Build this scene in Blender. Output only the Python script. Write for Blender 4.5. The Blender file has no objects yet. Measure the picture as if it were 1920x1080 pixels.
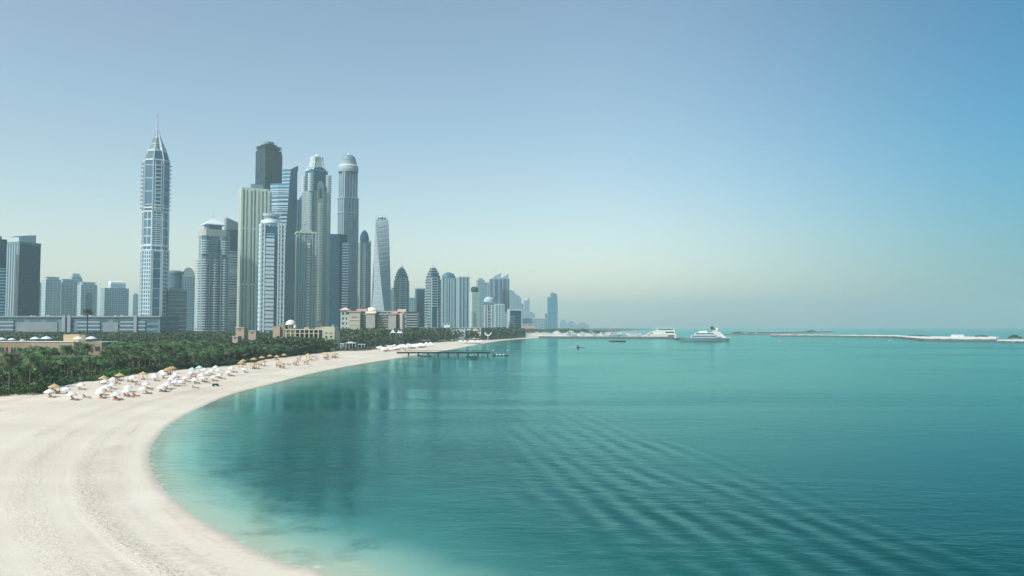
import bpy, math, random
import numpy as np
from mathutils import Vector
S = bpy.context.scene
C = S.collection
rnd = random.Random(7)
nr = np.random.RandomState(11)
PI = math.pi
# ------------------------------------------------------------ camera, sky, sun
F = 1500.0; HZ = 612.0; CAMZ = 22.0
PITCH = math.atan((HZ - 540) / F)
HAZE = 1.2e-4
cam = bpy.data.cameras.new('camera'); camo = bpy.data.objects.new('camera', cam); C.objects.link(camo)
camo.location = (0, 0, CAMZ); camo.rotation_euler = (PI / 2 + PITCH, 0, 0)
cam.sensor_width = 36; cam.lens = 36 * F / 1920; cam.clip_start = 0.5; cam.clip_end = 60000
S.camera = camo
SUN_EL = math.radians(45); SUN_V = Vector((-1.0, -0.9, 0)).normalized()
W = bpy.data.worlds.new('World'); S.world = W; W.use_nodes = True
wt = W.node_tree; bg = wt.nodes['Background']
sky = wt.nodes.new('ShaderNodeTexSky'); sky.sky_type = 'NISHITA'; sky.sun_disc = False
sky.sun_elevation = SUN_EL; sky.sun_rotation = math.atan2(SUN_V.x, SUN_V.y)
sky.air_density = 1.0; sky.dust_density = 1.2; sky.ozone_density = 2.0
_g = wt.nodes.new('ShaderNodeTexCoord'); _s = wt.nodes.new('ShaderNodeSeparateXYZ'); wt.links.new(_g.outputs['Generated'], _s.inputs[0])
_r = wt.nodes.new('ShaderNodeMapRange'); _r.interpolation_type = 'SMOOTHSTEP'; wt.links.new(_s.outputs[0], _r.inputs[0])
_r.inputs[1].default_value = .06; _r.inputs[2].default_value = .62          # the sky deepens away from the sun's side
_m = wt.nodes.new('ShaderNodeMix'); _m.data_type = 'RGBA'; _m.inputs[6].default_value = (1.08, 1.10, .92, 1); _m.inputs[7].default_value = (.20, .62, .71, 1)
_x = wt.nodes.new('ShaderNodeMix'); _x.data_type = 'RGBA'; _x.blend_type = 'MULTIPLY'; _x.inputs[0].default_value = 1
_e = wt.nodes.new('ShaderNodeMapRange'); _e.interpolation_type = 'SMOOTHSTEP'; wt.links.new(_s.outputs[2], _e.inputs[0]); _e.inputs[1].default_value = -.02; _e.inputs[2].default_value = .24
_w = wt.nodes.new('ShaderNodeMix'); _w.data_type = 'RGBA'; _w.inputs[6].default_value = (1.44, 1.17, .93, 1); _w.inputs[7].default_value = (1.12, 1.08, .92, 1)   # dusty warm air low on the sun's side
_v = wt.nodes.new('ShaderNodeMix'); _v.data_type = 'RGBA'; _v.inputs[6].default_value = (.20, .40, .41, 1); _v.inputs[7].default_value = (.18, .54, .62, 1); wt.links.new(_e.outputs[0], _v.inputs[0]); wt.links.new(_v.outputs[2], _m.inputs[7])
wt.links.new(_e.outputs[0], _w.inputs[0]); wt.links.new(_w.outputs[2], _m.inputs[6])
wt.links.new(_r.outputs[0], _m.inputs[0]); wt.links.new(sky.outputs[0], _x.inputs[6]); wt.links.new(_m.outputs[2], _x.inputs[7])
wt.links.new(_x.outputs[2], bg.inputs[0]); bg.inputs[1].default_value = 0.128
sl = bpy.data.lights.new('sun', 'SUN'); slo = bpy.data.objects.new('sun', sl); C.objects.link(slo)
sl.energy = 3.2; sl.angle = math.radians(0.5); sl.color = (1, .965, .91)
d = Vector((SUN_V.x * math.cos(SUN_EL), SUN_V.y * math.cos(SUN_EL), math.sin(SUN_EL)))
slo.rotation_euler = d.to_track_quat('Z', 'Y').to_euler(); slo.location = d * 900
S.view_settings.view_transform = 'Standard'; S.view_settings.look = 'None'
S.view_settings.gamma = 1; S.view_settings.exposure = 0.42
S.cycles.use_denoising = True
S.cycles.volume_bounces = 3; S.cycles.max_bounces = 6; S.cycles.diffuse_bounces = 3; S.cycles.glossy_bounces = 3
S.cycles.volume_step_rate = 1

# ------------------------------------------------------------ picture -> place
def ray(px, py):
    u = (px - 960) / F; v = (540 - py) / F
    c, s = math.cos(PITCH), math.sin(PITCH)
    return Vector((u, c - v * s, s + v * c))
def P(px, py, Y):
    r = ray(px, py); return Vector((0, 0, CAMZ)) + r * (Y / r.y)
def G(px, py, z=0.0):
    r = ray(px, py); return Vector((0, 0, CAMZ)) + r * ((z - CAMZ) / r.z)
def toPx(x, y, z):
    c, s = math.cos(PITCH), math.sin(PITCH)
    f = y * c + (z - CAMZ) * s; up = -y * s + (z - CAMZ) * c
    return 960 + F * x / f, 540 - F * up / f

# ------------------------------------------------------------ materials
def nmat(name):
    m = bpy.data.materials.new(name); m.use_nodes = True
    return m, m.node_tree, m.node_tree.nodes['Principled BSDF']
class NT:
    def __init__(s, t): s.t = t
    def n(s, typ, **kw):
        o = s.t.nodes.new(typ)
        for k, v in kw.items(): setattr(o, k, v)
        return o
    def l(s, a, b): s.t.links.new(a, b)
    def math(s, op, a, b=None, c=None, clamp=False):
        o = s.n('ShaderNodeMath', operation=op, use_clamp=clamp)
        for i, v in enumerate((a, b, c)):
            if v is None: continue
            if isinstance(v, (int, float)): o.inputs[i].default_value = v
            else: s.l(v, o.inputs[i])
        return o.outputs[0]
    def mix(s, f, a, b):
        o = s.n('ShaderNodeMix', data_type='RGBA')
        for i, v in ((0, f), (6, a), (7, b)):
            if isinstance(v, (int, float)): o.inputs[i].default_value = v
            elif isinstance(v, tuple): o.inputs[i].default_value = (*v[:3], 1)
            else: s.l(v, o.inputs[i])
        return o.outputs[2]
    def noise(s, vec, scale, detail=3, rough=.5, dist=0.0):
        o = s.n('ShaderNodeTexNoise'); o.inputs['Scale'].default_value = scale
        o.inputs['Detail'].default_value = detail; o.inputs['Roughness'].default_value = rough
        o.inputs['Distortion'].default_value = dist
        if vec is not None: s.l(vec, o.inputs['Vector'])
        return o.outputs[0]
    def ramp(s, v, stops):
        o = s.n('ShaderNodeValToRGB'); e = o.color_ramp.elements
        while len(e) < len(stops): e.new(.5)
        for q, (p, c) in zip(e, stops):
            q.position = p; q.color = (*c, 1) if isinstance(c, tuple) else (c, c, c, 1)
        s.l(v, o.inputs[0]); return o.outputs[0]
    def mapr(s, v, a, b, c=0.0, d=1.0):
        o = s.n('ShaderNodeMapRange'); s.l(v, o.inputs[0])
        for i, x in enumerate((a, b, c, d)): o.inputs[i + 1].default_value = x
        return o.outputs[0]
    def comb(s, x, y, z=0.0):
        o = s.n('ShaderNodeCombineXYZ')
        for i, v in enumerate((x, y, z)):
            if isinstance(v, (int, float)): o.inputs[i].default_value = v
            else: s.l(v, o.inputs[i])
        return o.outputs[0]
    def bump(s, h, strength=1.0, dist=1.0, normal=None):
        o = s.n('ShaderNodeBump'); s.l(h, o.inputs['Height'])
        o.inputs['Distance'].default_value = dist
        if isinstance(strength, (int, float)): o.inputs['Strength'].default_value = strength
        else: s.l(strength, o.inputs['Strength'])
        if normal is not None: s.l(normal, o.inputs['Normal'])
        return o.outputs[0]
_pm = {}
def paint(name, col, rough=.7, vary=.12, scale=.35, metal=0.0):
    if name in _pm: return _pm[name]
    m, t, b = nmat(name); N = NT(t)
    tc = N.n('ShaderNodeTexCoord')
    f = N.noise(tc.outputs['Object'], scale, 4, .6)
    lo = tuple(c * (1 - vary) for c in col); hi = tuple(min(1, c * (1 + vary)) for c in col)
    N.l(N.mix(N.mapr(f, .3, .7), lo, hi), b.inputs['Base Color'])
    b.inputs['Roughness'].default_value = rough; b.inputs['Metallic'].default_value = metal
    _pm[name] = m; return m
def facade(name, wall, glass, fh=3.6, bay=4.0, sill=.35, pier=.2, gr=.12, ior=1.7, vary=.5, zig=None, bump=True):
    """window grid from UV in metres: u along the wall, v = height"""
    if name in _pm: return _pm[name]
    wall = (wall[0] * .76, wall[1] * .97, wall[2] * 1.05); glass = (glass[0] * .35, glass[1] * .9, glass[2] * 1.05)
    m, t, b = nmat(name); N = NT(t)
    uv = N.n('ShaderNodeUVMap'); sp = N.n('ShaderNodeSeparateXYZ'); N.l(uv.outputs[0], sp.inputs[0])
    U = N.math('DIVIDE', sp.outputs[0], bay); V = N.math('DIVIDE', sp.outputs[1], fh)
    fu = N.math('FRACT', U); fv = N.math('FRACT', V)
    a = N.math('LESS_THAN', fv, sill); c = N.math('LESS_THAN', fu, pier)
    wallm = N.math('MAXIMUM', a, c)
    wn = N.n('ShaderNodeTexWhiteNoise', noise_dimensions='2D')
    N.l(N.comb(N.math('FLOOR', U), N.math('FLOOR', V)), wn.inputs['Vector'])
    tc = N.n('ShaderNodeTexCoord')
    big = N.noise(tc.outputs['Object'], .03, 3)
    gl = N.mix(N.math('MULTIPLY', wn.outputs[0], vary), glass, tuple(min(1, g * 2.2 + .03) for g in glass))
    gl = N.mix(N.mapr(big, .35, .65, 0, .35), gl, tuple(g * .6 for g in glass))
    wv = N.mix(N.noise(tc.outputs['Object'], .12, 4, .6), tuple(w * .84 for w in wall), tuple(min(.9, w * 1.08) for w in wall))
    N.l(N.mix(wallm, gl, wv), b.inputs['Base Color'])
    N.l(N.mapr(wallm, 0, 1, gr, .75), b.inputs['Roughness'])
    N.l(N.mapr(wallm, 0, 1, ior, 1.3), b.inputs['IOR'])
    if bump: N.l(N.bump(wallm, .8, .25), b.inputs['Normal'])
    _pm[name] = m; return m

white = paint('white_paint', (.66, .75, .765), .5, .05)
pale = paint('pale_concrete', (.43, .54, .56), .8, .1, .08)
tan = paint('tan_stone', (.36, .42, .37), .8, .1, .08)
cream = paint('cream_stone', (.50, .58, .49), .8, .08, .08)
greyc = paint('grey_concrete', (.18, .28, .315), .85, .15, .08)
darkc = paint('dark_concrete', (.035, .075, .095), .85, .2, .1)
steel = paint('pale_steel', (.55, .58, .60), .35, .05, .5, .4)
navy = paint('dark_blue_glass', (.004, .085, .15), .1, .3, .06)
teal_glass = paint('teal_glass', (.04, .17, .22), .1, .3, .06)
wood = paint('brown_wood', (.16, .085, .045), .7, .3, 3)
dwood = paint('dark_timber', (.022, .028, .028), .8, .3, 1)
for _m in (navy, teal_glass): _m.node_tree.nodes['Principled BSDF'].inputs['IOR'].default_value = 1.8

# ------------------------------------------------------------ mesh building
class MB:
    def __init__(s): s.v = []; s.f = []; s.mi = []; s.uv = []
    def face(s, pts, mi=0, uv=None):
        i = len(s.v); s.v += [tuple(p) for p in pts]; s.f.append(tuple(range(i, i + len(pts)))); s.mi.append(mi)
        s.uv += list(uv) if uv else [(p[0], p[1]) for p in pts]
    def loft(s, rings, mi=0, cap=True, cmi=None, mis=None):
        """rings: [(z, [(x,y)..])] counter-clockwise footprints"""
        n = len(rings[0][1])
        for (z0, a), (z1, b_) in zip(rings, rings[1:]):
            u = 0
            for i in range(n):
                j = (i + 1) % n
                L = math.dist(a[i], a[j])
                k = mis[i] if mis else mi
                s.face([(*a[i], z0), (*a[j], z0), (*b_[j], z1), (*b_[i], z1)], k, [(u, z0), (u + L, z0), (u + L, z1), (u, z1)])
                u += L
        if cap:
            cm = mi if cmi is None else cmi
            z, a = rings[-1]; s.face([(*p, z) for p in a], cm, [(.01, .01)] * n)
            z, a = rings[0]; s.face([(*p, z) for p in reversed(a)], cm, [(.01, .01)] * n)
        return s
    def prism(s, pts, z0, z1, mi=0, cmi=None, mis=None): return s.loft([(z0, pts), (z1, pts)], mi, True, cmi, mis)
    def box(s, x0, x1, y0, y1, z0, z1, mi=0, cmi=None): return s.prism([(x0, y0), (x1, y0), (x1, y1), (x0, y1)], z0, z1, mi, cmi)
    def lathe(s, prof, n=16, cx=0, cy=0, mi=0, sy=1.0, sx=1.0):
        for (r0, z0), (r1, z1) in zip(prof, prof[1:]):
            for i in range(n):
                a, b_ = 2 * PI * i / n, 2 * PI * (i + 1) / n
                p = [(cx + r * math.cos(q) * sx, cy + r * math.sin(q) * sy, z) for r, q, z in ((r0, a, z0), (r0, b_, z0), (r1, b_, z1), (r1, a, z1))]
                uv = [(r0 * a, z0), (r0 * b_, z0), (r0 * b_, z1), (r0 * a, z1)]
                if r1 < 1e-6: p = p[:3]; uv = uv[:3]
                elif r0 < 1e-6: p = [p[0], p[2], p[3]]; uv = [uv[0], uv[2], uv[3]]
                s.face(p, mi, uv)
        return s
    def tube(s, a, b_, r0, r1=None, n=6, mi=0):
        a, b_ = Vector(a), Vector(b_); r1 = r0 if r1 is None else r1
        d = (b_ - a).normalized(); x = d.orthogonal().normalized(); y = d.cross(x)
        A = [a + x * r0 * math.cos(2 * PI * i / n) + y * r0 * math.sin(2 * PI * i / n) for i in range(n)]
        B = [b_ + x * r1 * math.cos(2 * PI * i / n) + y * r1 * math.sin(2 * PI * i / n) for i in range(n)]
        for i in range(n):
            j = (i + 1) % n; s.face([A[i], A[j], B[j], B[i]], mi)
        s.face(A[::-1], mi); s.face(B, mi)
        return s
    def mesh(s, name, mats, smooth=False):
        me = bpy.data.meshes.new(name); me.from_pydata(s.v, [], s.f)
        for m in mats: me.materials.append(m)
        me.polygons.foreach_set('material_index', s.mi)
        ul = me.uv_layers.new(name='UVMap'); ul.data.foreach_set('uv', np.array(s.uv, dtype=np.float32).ravel())
        if smooth:
            me.polygons.foreach_set('use_smooth', [True] * len(s.f))
        me.update(); return me
def nm(o, label=None, cat=None, group=None, kind=None):
    for k, v in (('label', label), ('category', cat), ('group', group), ('kind', kind)):
        if v: o[k] = v
    return o
def link(name, me, parent=None, loc=None, rot=None):
    o = bpy.data.objects.new(name, me); C.objects.link(o)
    if parent: o.parent = parent
    if loc is not None: o.location = loc
    if rot is not None: o.rotation_euler = rot if not isinstance(rot, (int, float)) else (0, 0, rot)
    return o
def ob(name, mb, mats, parent=None, loc=None, rot=None, smooth=False):
    return link(name, mb.mesh(name, mats if isinstance(mats, (list, tuple)) else [mats], smooth), parent, loc, rot)
def empty(name, loc, rot=0, **kw):
    o = link(name, None, None, loc, rot); o.empty_display_size = 1; return nm(o, **kw)
def copy_thing(o, loc, rot=None, label=None, group=None, scale=None):
    r = o.copy(); C.objects.link(r); r.location = loc
    if rot is not None: r.rotation_euler = (0, 0, rot)
    if scale is not None: r.scale = (scale,) * 3 if isinstance(scale, (int, float)) else scale
    if label: r['label'] = label
    if group: r['group'] = group
    for ch in list(o.children):
        c = ch.copy(); C.objects.link(c); c.parent = r
        for g in list(ch.children):
            e = g.copy(); C.objects.link(e); e.parent = c
    return r
def rect(a, b, cx=0, cy=0): return [(cx - a / 2, cy - b / 2), (cx + a / 2, cy - b / 2), (cx + a / 2, cy + b / 2), (cx - a / 2, cy + b / 2)]
def ngon(r, n=24, cx=0, cy=0, ry=None, a0=0): return [(cx + r * math.cos(a0 + 2 * PI * i / n), cy + (ry or r) * math.sin(a0 + 2 * PI * i / n)) for i in range(n)]
def octa(a, b, c): return [(-a / 2 + c, -b / 2), (a / 2 - c, -b / 2), (a / 2, -b / 2 + c), (a / 2, b / 2 - c), (a / 2 - c, b / 2), (-a / 2 + c, b / 2), (-a / 2, b / 2 - c), (-a / 2, -b / 2 + c)]
def grow(pts, k):
    cx = sum(p[0] for p in pts) / len(pts); cy = sum(p[1] for p in pts) / len(pts)
    out = []
    for x, y in pts:
        d_ = math.hypot(x - cx, y - cy); out.append((x + (x - cx) / d_ * k, y + (y - cy) / d_ * k))
    return out
def rotp(pts, a): return [(x * math.cos(a) - y * math.sin(a), x * math.sin(a) + y * math.cos(a)) for x, y in pts]
ONES = ['', 'first', 'second', 'third', 'fourth', 'fifth', 'sixth', 'seventh', 'eighth', 'ninth', 'tenth', 'eleventh', 'twelfth', 'thirteenth', 'fourteenth', 'fifteenth', 'sixteenth', 'seventeenth', 'eighteenth', 'nineteenth']
TENS = ['', '', 'twenty', 'thirty', 'forty', 'fifty', 'sixty', 'seventy', 'eighty', 'ninety']
def nth(k):
    if k < 20: return ONES[k]
    if k >= 100: return 'hundred-and-' + (nth(k - 100) if k > 100 else 'zeroth')
    return TENS[k // 10] + '-' + ONES[k % 10] if k % 10 else TENS[k // 10][:-1] + 'ieth'

# ------------------------------------------------------------ shoreline and land
def crom(pts, m=8):
    out = []
    for i in range(len(pts) - 1):
        p0 = pts[max(i - 1, 0)]; p1 = pts[i]; p2 = pts[i + 1]; p3 = pts[min(i + 2, len(pts) - 1)]
        for k in range(m):
            t = k / m
            out.append(tuple(.5 * (2 * b + (c - a) * t + (2 * a - 5 * b + 4 * c - e) * t * t + (3 * b - a - 3 * c + e) * t ** 3) for a, b, c, e in zip(p0, p1, p2, p3)))
    return out + [pts[-1]]
SH_PX = [(620, 1080), (560, 1061), (490, 1032), (410, 990), (345, 948), (305, 908), (287, 875), (284, 850), (296, 822), (325, 793), (375, 765), (440, 738), (520, 717), (600, 697), (680, 682), (750, 671), (790, 664), (850, 655), (880, 649), (925, 641), (960, 637), (1012, 633.5)]
sh = [tuple(G(x, y).xy) for x, y in SH_PX]
sh = [(60, -160), (42, -60), (20, 10), (2, 46)] + sh
SHORE = crom(sh, 7)
LAND = SHORE + [(70, 1720), (190, 2500), (300, 2750), (700, 4600), (1300, 7000), (1200, 9000), (-19000, 9000), (-19000, -400), (60, -400)]
def seg_dist(pts, line, closed=False):
    pts = np.asarray(pts, float); L = np.asarray(line, float)
    A = L if closed else L[:-1]; B = np.roll(L, -1, 0) if closed else L[1:]
    best = np.full(len(pts), 1e18); arc = np.zeros(len(pts)); s0 = 0
    for a, b in zip(A, B):
        ab = b - a; l2 = (ab ** 2).sum() + 1e-9
        t = np.clip(((pts - a) @ ab) / l2, 0, 1)
        dd = ((pts - a - t[:, None] * ab) ** 2).sum(1)
        k = dd < best; best[k] = dd[k]; arc[k] = s0 + t[k] * math.sqrt(l2); s0 += math.sqrt(l2)
    return np.sqrt(best), arc
def inside(pts, poly):
    pts = np.asarray(pts, float); x, y = pts[:, 0], pts[:, 1]; r = np.zeros(len(pts), bool)
    n = len(poly)
    for i in range(n):
        x0, y0 = poly[i]; x1, y1 = poly[(i + 1) % n]
        if y0 == y1: continue
        c = ((y0 > y) != (y1 > y)) & (x < (x1 - x0) * (y - y0) / (y1 - y0) + x0)
        r ^= c
    return r
def sd_land(pts):
    d_, a = seg_dist(pts, LAND, True); return np.where(inside(pts, LAND), d_, -d_), a
def height(sd): return np.where(sd > 0, np.minimum(1.6, .045 * sd), np.maximum(-4, .09 * sd))
def ground(px, py):
    z = 0.5
    for _ in range(6):
        g = G(px, py, z); z = float(height(sd_land([g.xy])[0])[0])
    g = G(px, py, z); g.z = z; return g
HG_PX = [(-420, 770), (-150, 749), (0, 741), (50, 737), (105, 722), (150, 717), (215, 706), (270, 701), (330, 694), (400, 689), (450, 683), (480, 676), (560, 667), (625, 659), (690, 657), (745, 648), (800, 643), (870, 639), (935, 635.5), (985, 632.5)]
HEDGE = crom([tuple(G(x, y, 1.5).xy) for x, y in HG_PX], 4)
GARDEN = HEDGE + [(40, 2100), (120, 2600), (300, 3600), (-9000, 3600), (-9000, 60)]

def grid_mesh(name, xs, ys, zf, keep=None, attrs=()):
    X, Y = np.meshgrid(xs, ys); pts = np.stack([X.ravel(), Y.ravel()], 1)
    z = zf(pts); nx, ny = len(xs), len(ys)
    idx = np.arange(nx * ny).reshape(ny, nx)
    q = np.stack([idx[:-1, :-1], idx[:-1, 1:], idx[1:, 1:], idx[1:, :-1]], -1).reshape(-1, 4)
    if keep is not None: q = q[keep(pts[q].mean(1))]
    me = bpy.data.meshes.new(name)
    used = np.unique(q); re = np.full(nx * ny, -1); re[used] = np.arange(len(used)); q = re[q]
    V = np.concatenate([pts[used], z[used, None]], 1)
    me.vertices.add(len(V)); me.vertices.foreach_set('co', V.ravel())
    me.loops.add(q.size); me.loops.foreach_set('vertex_index', q.ravel().astype(np.int32))
    me.polygons.add(len(q)); me.polygons.foreach_set('loop_start', np.arange(0, q.size, 4, dtype=np.int32))
    me.update(calc_edges=True); me.validate()
    me.polygons.foreach_set('use_smooth', [True] * len(q))
    for k, fn in attrs:
        a = me.attributes.new(k, 'FLOAT', 'POINT'); a.data.foreach_set('value', fn(V[:, :2]).astype(np.float32))
    return me
def axis(lo, a, b, hi, st, g):
    o = list(np.arange(a, b + .01, st)); s_ = st; x = b
    while x < hi: s_ *= g; x += s_; o.append(x)
    s_ = st; x = a
    while x > lo: s_ *= g; x -= s_; o.insert(0, x)
    return np.array(o)
XS = axis(-16000, -210, 64, 16000, 2.0, 1.13)
YS = axis(-400, 40, 340, 16500, 2.0, 1.022)
_c = {}
def sdc(pts):
    k = (len(pts), float(pts[0, 0]), float(pts[-1, 0]))
    if k not in _c: _c[k] = sd_land(pts)
    return _c[k]
def sdg(pts):
    d_, _ = seg_dist(pts, HEDGE); return np.where(inside(pts, GARDEN), d_, -d_)

# sand
m, t, b = nmat('pale_sand'); N = NT(t)
tc = N.n('ShaderNodeTexCoord'); geo = N.n('ShaderNodeNewGeometry')
at = N.n('ShaderNodeAttribute', attribute_name='shore').outputs['Fac']
ar = N.n('ShaderNodeAttribute', attribute_name='along').outputs['Fac']
pos = geo.outputs['Position']
sv = N.comb(at, N.math('MULTIPLY', ar, .045))
tracks = N.noise(sv, .22, 4, .55, .5); tracks2 = N.noise(N.comb(at, N.math('MULTIPLY', ar, .5)), 1.5, 4, .7, .4)
big = N.noise(pos, .035, 5, .6); fine = N.noise(pos, 1.4, 5, .65)
c = N.mix(N.mapr(big, .35, .68), (.61, .545, .43), (.70, .645, .54))
wig = N.math('ADD', at, N.math('MULTIPLY', N.noise(pos, .06, 3), 2.2))
band = N.math('ADD', N.mapr(N.math('ABSOLUTE', N.math('SUBTRACT', wig, 10.9)), .5, 2.0, 1, 0), N.math('MULTIPLY', N.mapr(N.math('ABSOLUTE', N.math('SUBTRACT', wig, 17.5)), 1, 3.2, 1, 0), .5))
band = N.math('MULTIPLY', band, N.mapr(ar, 300, 480, 1, .35))
spk = N.mapr(N.noise(pos, 1.7, 3, .7), .46, .6)
pf = N.math('MULTIPLY', N.mapr(N.math('ADD', N.math('MULTIPLY', tracks, .6), N.math('MULTIPLY', fine, .4)), .48, .62), N.mapr(N.noise(pos, .05, 3), .42, .6, .25, 1))
c = N.mix(N.math('MULTIPLY', pf, .75), c, (.47, .39, .295))
c = N.mix(N.math('MULTIPLY', N.math('MAXIMUM', N.mapr(tracks2, .5, .62), spk), N.math('MULTIPLY', band, .5)), c, (.50, .43, .33))
wn_ = N.math('ADD', at, N.math('MULTIPLY', N.noise(pos, .5, 4), 1.6))
wet = N.mapr(wn_, 1.1, 2.6, 1, 0)
c = N.mix(N.math('MULTIPLY', wet, .6), c, (.37, .35, .285))
N.l(c, b.inputs['Base Color'])
N.l(N.mapr(wet, 0, 1, .92, .45), b.inputs['Roughness'])
h = N.math('ADD', N.math('MULTIPLY', tracks, .45), N.math('ADD', N.math('MULTIPLY', N.math('MULTIPLY', N.math('ADD', tracks2, spk), band), .28), N.math('MULTIPLY', fine, .12)))
h = N.math('ADD', h, N.math('MULTIPLY', N.noise(pos, 5.0, 3, .6), .02))
N.l(N.bump(h, N.mapr(wet, 0, 1, .55, .1), .45), b.inputs['Normal'])
sand = m
bm = grid_mesh('beach_sand', XS, YS, lambda p: height(sdc(p)[0]), lambda c_: (sdg(c_) < 6) & (c_[:, 1] < 2400) & (c_[:, 0] < 900) & (c_[:, 0] > -3000), (('shore', lambda p: sd_land(p)[0]), ('along', lambda p: sd_land(p)[1])))
bm.materials.append(sand); nm(link('beach_sand', bm), kind='structure')
m, t, b = nmat('garden_soil'); N = NT(t); geo = N.n('ShaderNodeNewGeometry')
N.l(N.mix(N.mapr(N.noise(geo.outputs['Position'], .06, 5), .4, .6), (.035, .055, .022), (.10, .10, .065)), b.inputs['Base Color']); b.inputs['Roughness'].default_value = .95
gs = m
gm = grid_mesh('ground', XS, YS, lambda p: np.maximum(height(sdc(p)[0]), -1.2) + .05, lambda c_: (sdg(c_) > -1) | (c_[:, 1] >= 2390) | (c_[:, 0] <= -2990))
gm.materials.append(gs); nm(link('ground', gm), kind='structure')

# sea
m, t, b = nmat('sea_water'); N = NT(t); geo = N.n('ShaderNodeNewGeometry'); pos = geo.outputs['Position']
off = N.n('ShaderNodeAttribute', attribute_name='offshore').outputs['Fac']
sp = N.n('ShaderNodeSeparateXYZ'); N.l(pos, sp.inputs[0]); X_, Y_ = sp.outputs[0], sp.outputs[1]
pn = N.noise(pos, .03, 4, .55); pn2 = N.noise(pos, .011, 3, .5)
wob = N.math('MULTIPLY', N.math('MULTIPLY', off, N.mapr(pn, .25, .75, 1.3, 2.1)), N.mapr(Y_, 150, 420, 1.0, .33))   # the shelf widens up the bay
wl = N.math('DIVIDE', N.math('LOGARITHM', N.math('ADD', wob, 1.0), 2.718), 6.0)
SEA_STOPS = [(0, (.44, .46, .33)), (.29, (.34, .44, .33)), (.42, (.18, .35, .28)), (.52, (.04, .17, .145)), (.61, (.004, .085, .072)), (.72, (.0, .042, .034)), (1, (.0, .034, .024))]
c = N.ramp(wl, SEA_STOPS)
c = N.mix(N.mapr(pn2, .5, .64, 0, .45), c, (.0, .055, .050))
foam = N.math('MULTIPLY', N.mapr(off, .1, 1.0, 1, 0), N.mapr(N.noise(pos, .3, 5, .6), .57, .64))
c = N.mix(N.math('MULTIPLY', foam, .8), c, (.8, .82, .8))
gd = N.mapr(N.math('SUBTRACT', N.math('SQRT', N.math('ADD', N.math('POWER', N.math('DIVIDE', N.math('ADD', N.math('MULTIPLY', N.math('ADD', X_, 33.5), .985), N.math('MULTIPLY', N.math('SUBTRACT', Y_, 150.0), .172)), 15.0), 2.0), N.math('POWER', N.math('DIVIDE', N.math('SUBTRACT', Y_, 154.0), 68.0), 2.0))), N.mapr(N.noise(pos, .05, 5, .65), .3, .7, .45, 1.1)), 0.0, .35, 1, 0)  # dark seagrass bed, drawn out to paint in the dark tower reflections
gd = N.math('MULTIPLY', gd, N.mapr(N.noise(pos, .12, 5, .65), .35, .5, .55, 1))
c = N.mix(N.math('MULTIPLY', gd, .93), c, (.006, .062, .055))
b.inputs['Specular IOR Level'].default_value = 0
N.l(c, b.inputs['Base Color']); b.inputs['Roughness'].default_value = 1
glo = N.n('ShaderNodeBsdfGlossy'); glo.inputs['Color'].default_value = (.46, .91, .88, 1); glo.inputs['Roughness'].default_value = .1
fre = N.n('ShaderNodeFresnel'); fre.inputs['IOR'].default_value = 1.31; mxs = N.n('ShaderNodeMixShader')
N.l(fre.outputs[0], mxs.inputs[0]); N.l(b.outputs[0], mxs.inputs[1]); N.l(glo.outputs[0], mxs.inputs[2]); N.l(mxs.outputs[0], t.nodes['Material Output'].inputs['Surface'])
# small ripples, longer swell, and the boat wake's parallel waves
rp = N.comb(N.math('MULTIPLY', X_, .45), N.math('MULTIPLY', Y_, 1.0))
r1 = N.noise(rp, 1.1, 4, .6, .4); r2 = N.noise(rp, .32, 3, .5, .3); r3 = N.noise(pos, .07, 2)
ruff = N.math('MULTIPLY', N.mapr(N.noise(N.comb(N.math('MULTIPLY', X_, .35), Y_), .011, 4, .6, .8), .4, .6, .25, 1.5), N.mapr(N.noise(pos, .0035, 3, .6, 1.2), .42, .58, .35, 2.6))
hh = N.math('ADD', N.math('MULTIPLY', r1, .036), N.math('MULTIPLY', r2, .085))
hh = N.math('MULTIPLY', hh, ruff)
nx, ny = .988, .155
q = N.math('ADD', N.math('MULTIPLY', X_, nx), N.math('MULTIPLY', Y_, ny))
q = N.math('ADD', q, N.math('MULTIPLY', N.noise(pos, .022, 3, .55), 6.0))
wv = N.math('SINE', N.math('MULTIPLY', q, 2 * PI / 4.2))
mk = N.math('MULTIPLY', N.mapr(N.math('ABSOLUTE', N.math('SUBTRACT', q, 37.5)), 8, 23, 1, 0), N.mapr(N.math('ABSOLUTE', N.math('SUBTRACT', Y_, 120.0)), 40, 120, 1, 0))
mk = N.math('MULTIPLY', mk, N.mapr(N.noise(pos, .06, 3, .6), .38, .62, .1, 1))
hh = N.math('ADD', hh, N.math('MULTIPLY', N.math('MULTIPLY', wv, mk), .125))
bn = N.bump(hh, 1.0, 1.0)
for s_ in (b.inputs['Normal'], glo.inputs['Normal'], fre.inputs['Normal']): N.l(bn, s_)
sea_m = m
XS2 = XS; YS2 = YS
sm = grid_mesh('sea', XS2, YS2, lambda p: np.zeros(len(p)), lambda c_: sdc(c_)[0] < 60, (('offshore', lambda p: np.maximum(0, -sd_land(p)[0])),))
sm.materials.append(sea_m); nm(link('sea', sm), kind='structure')
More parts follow.
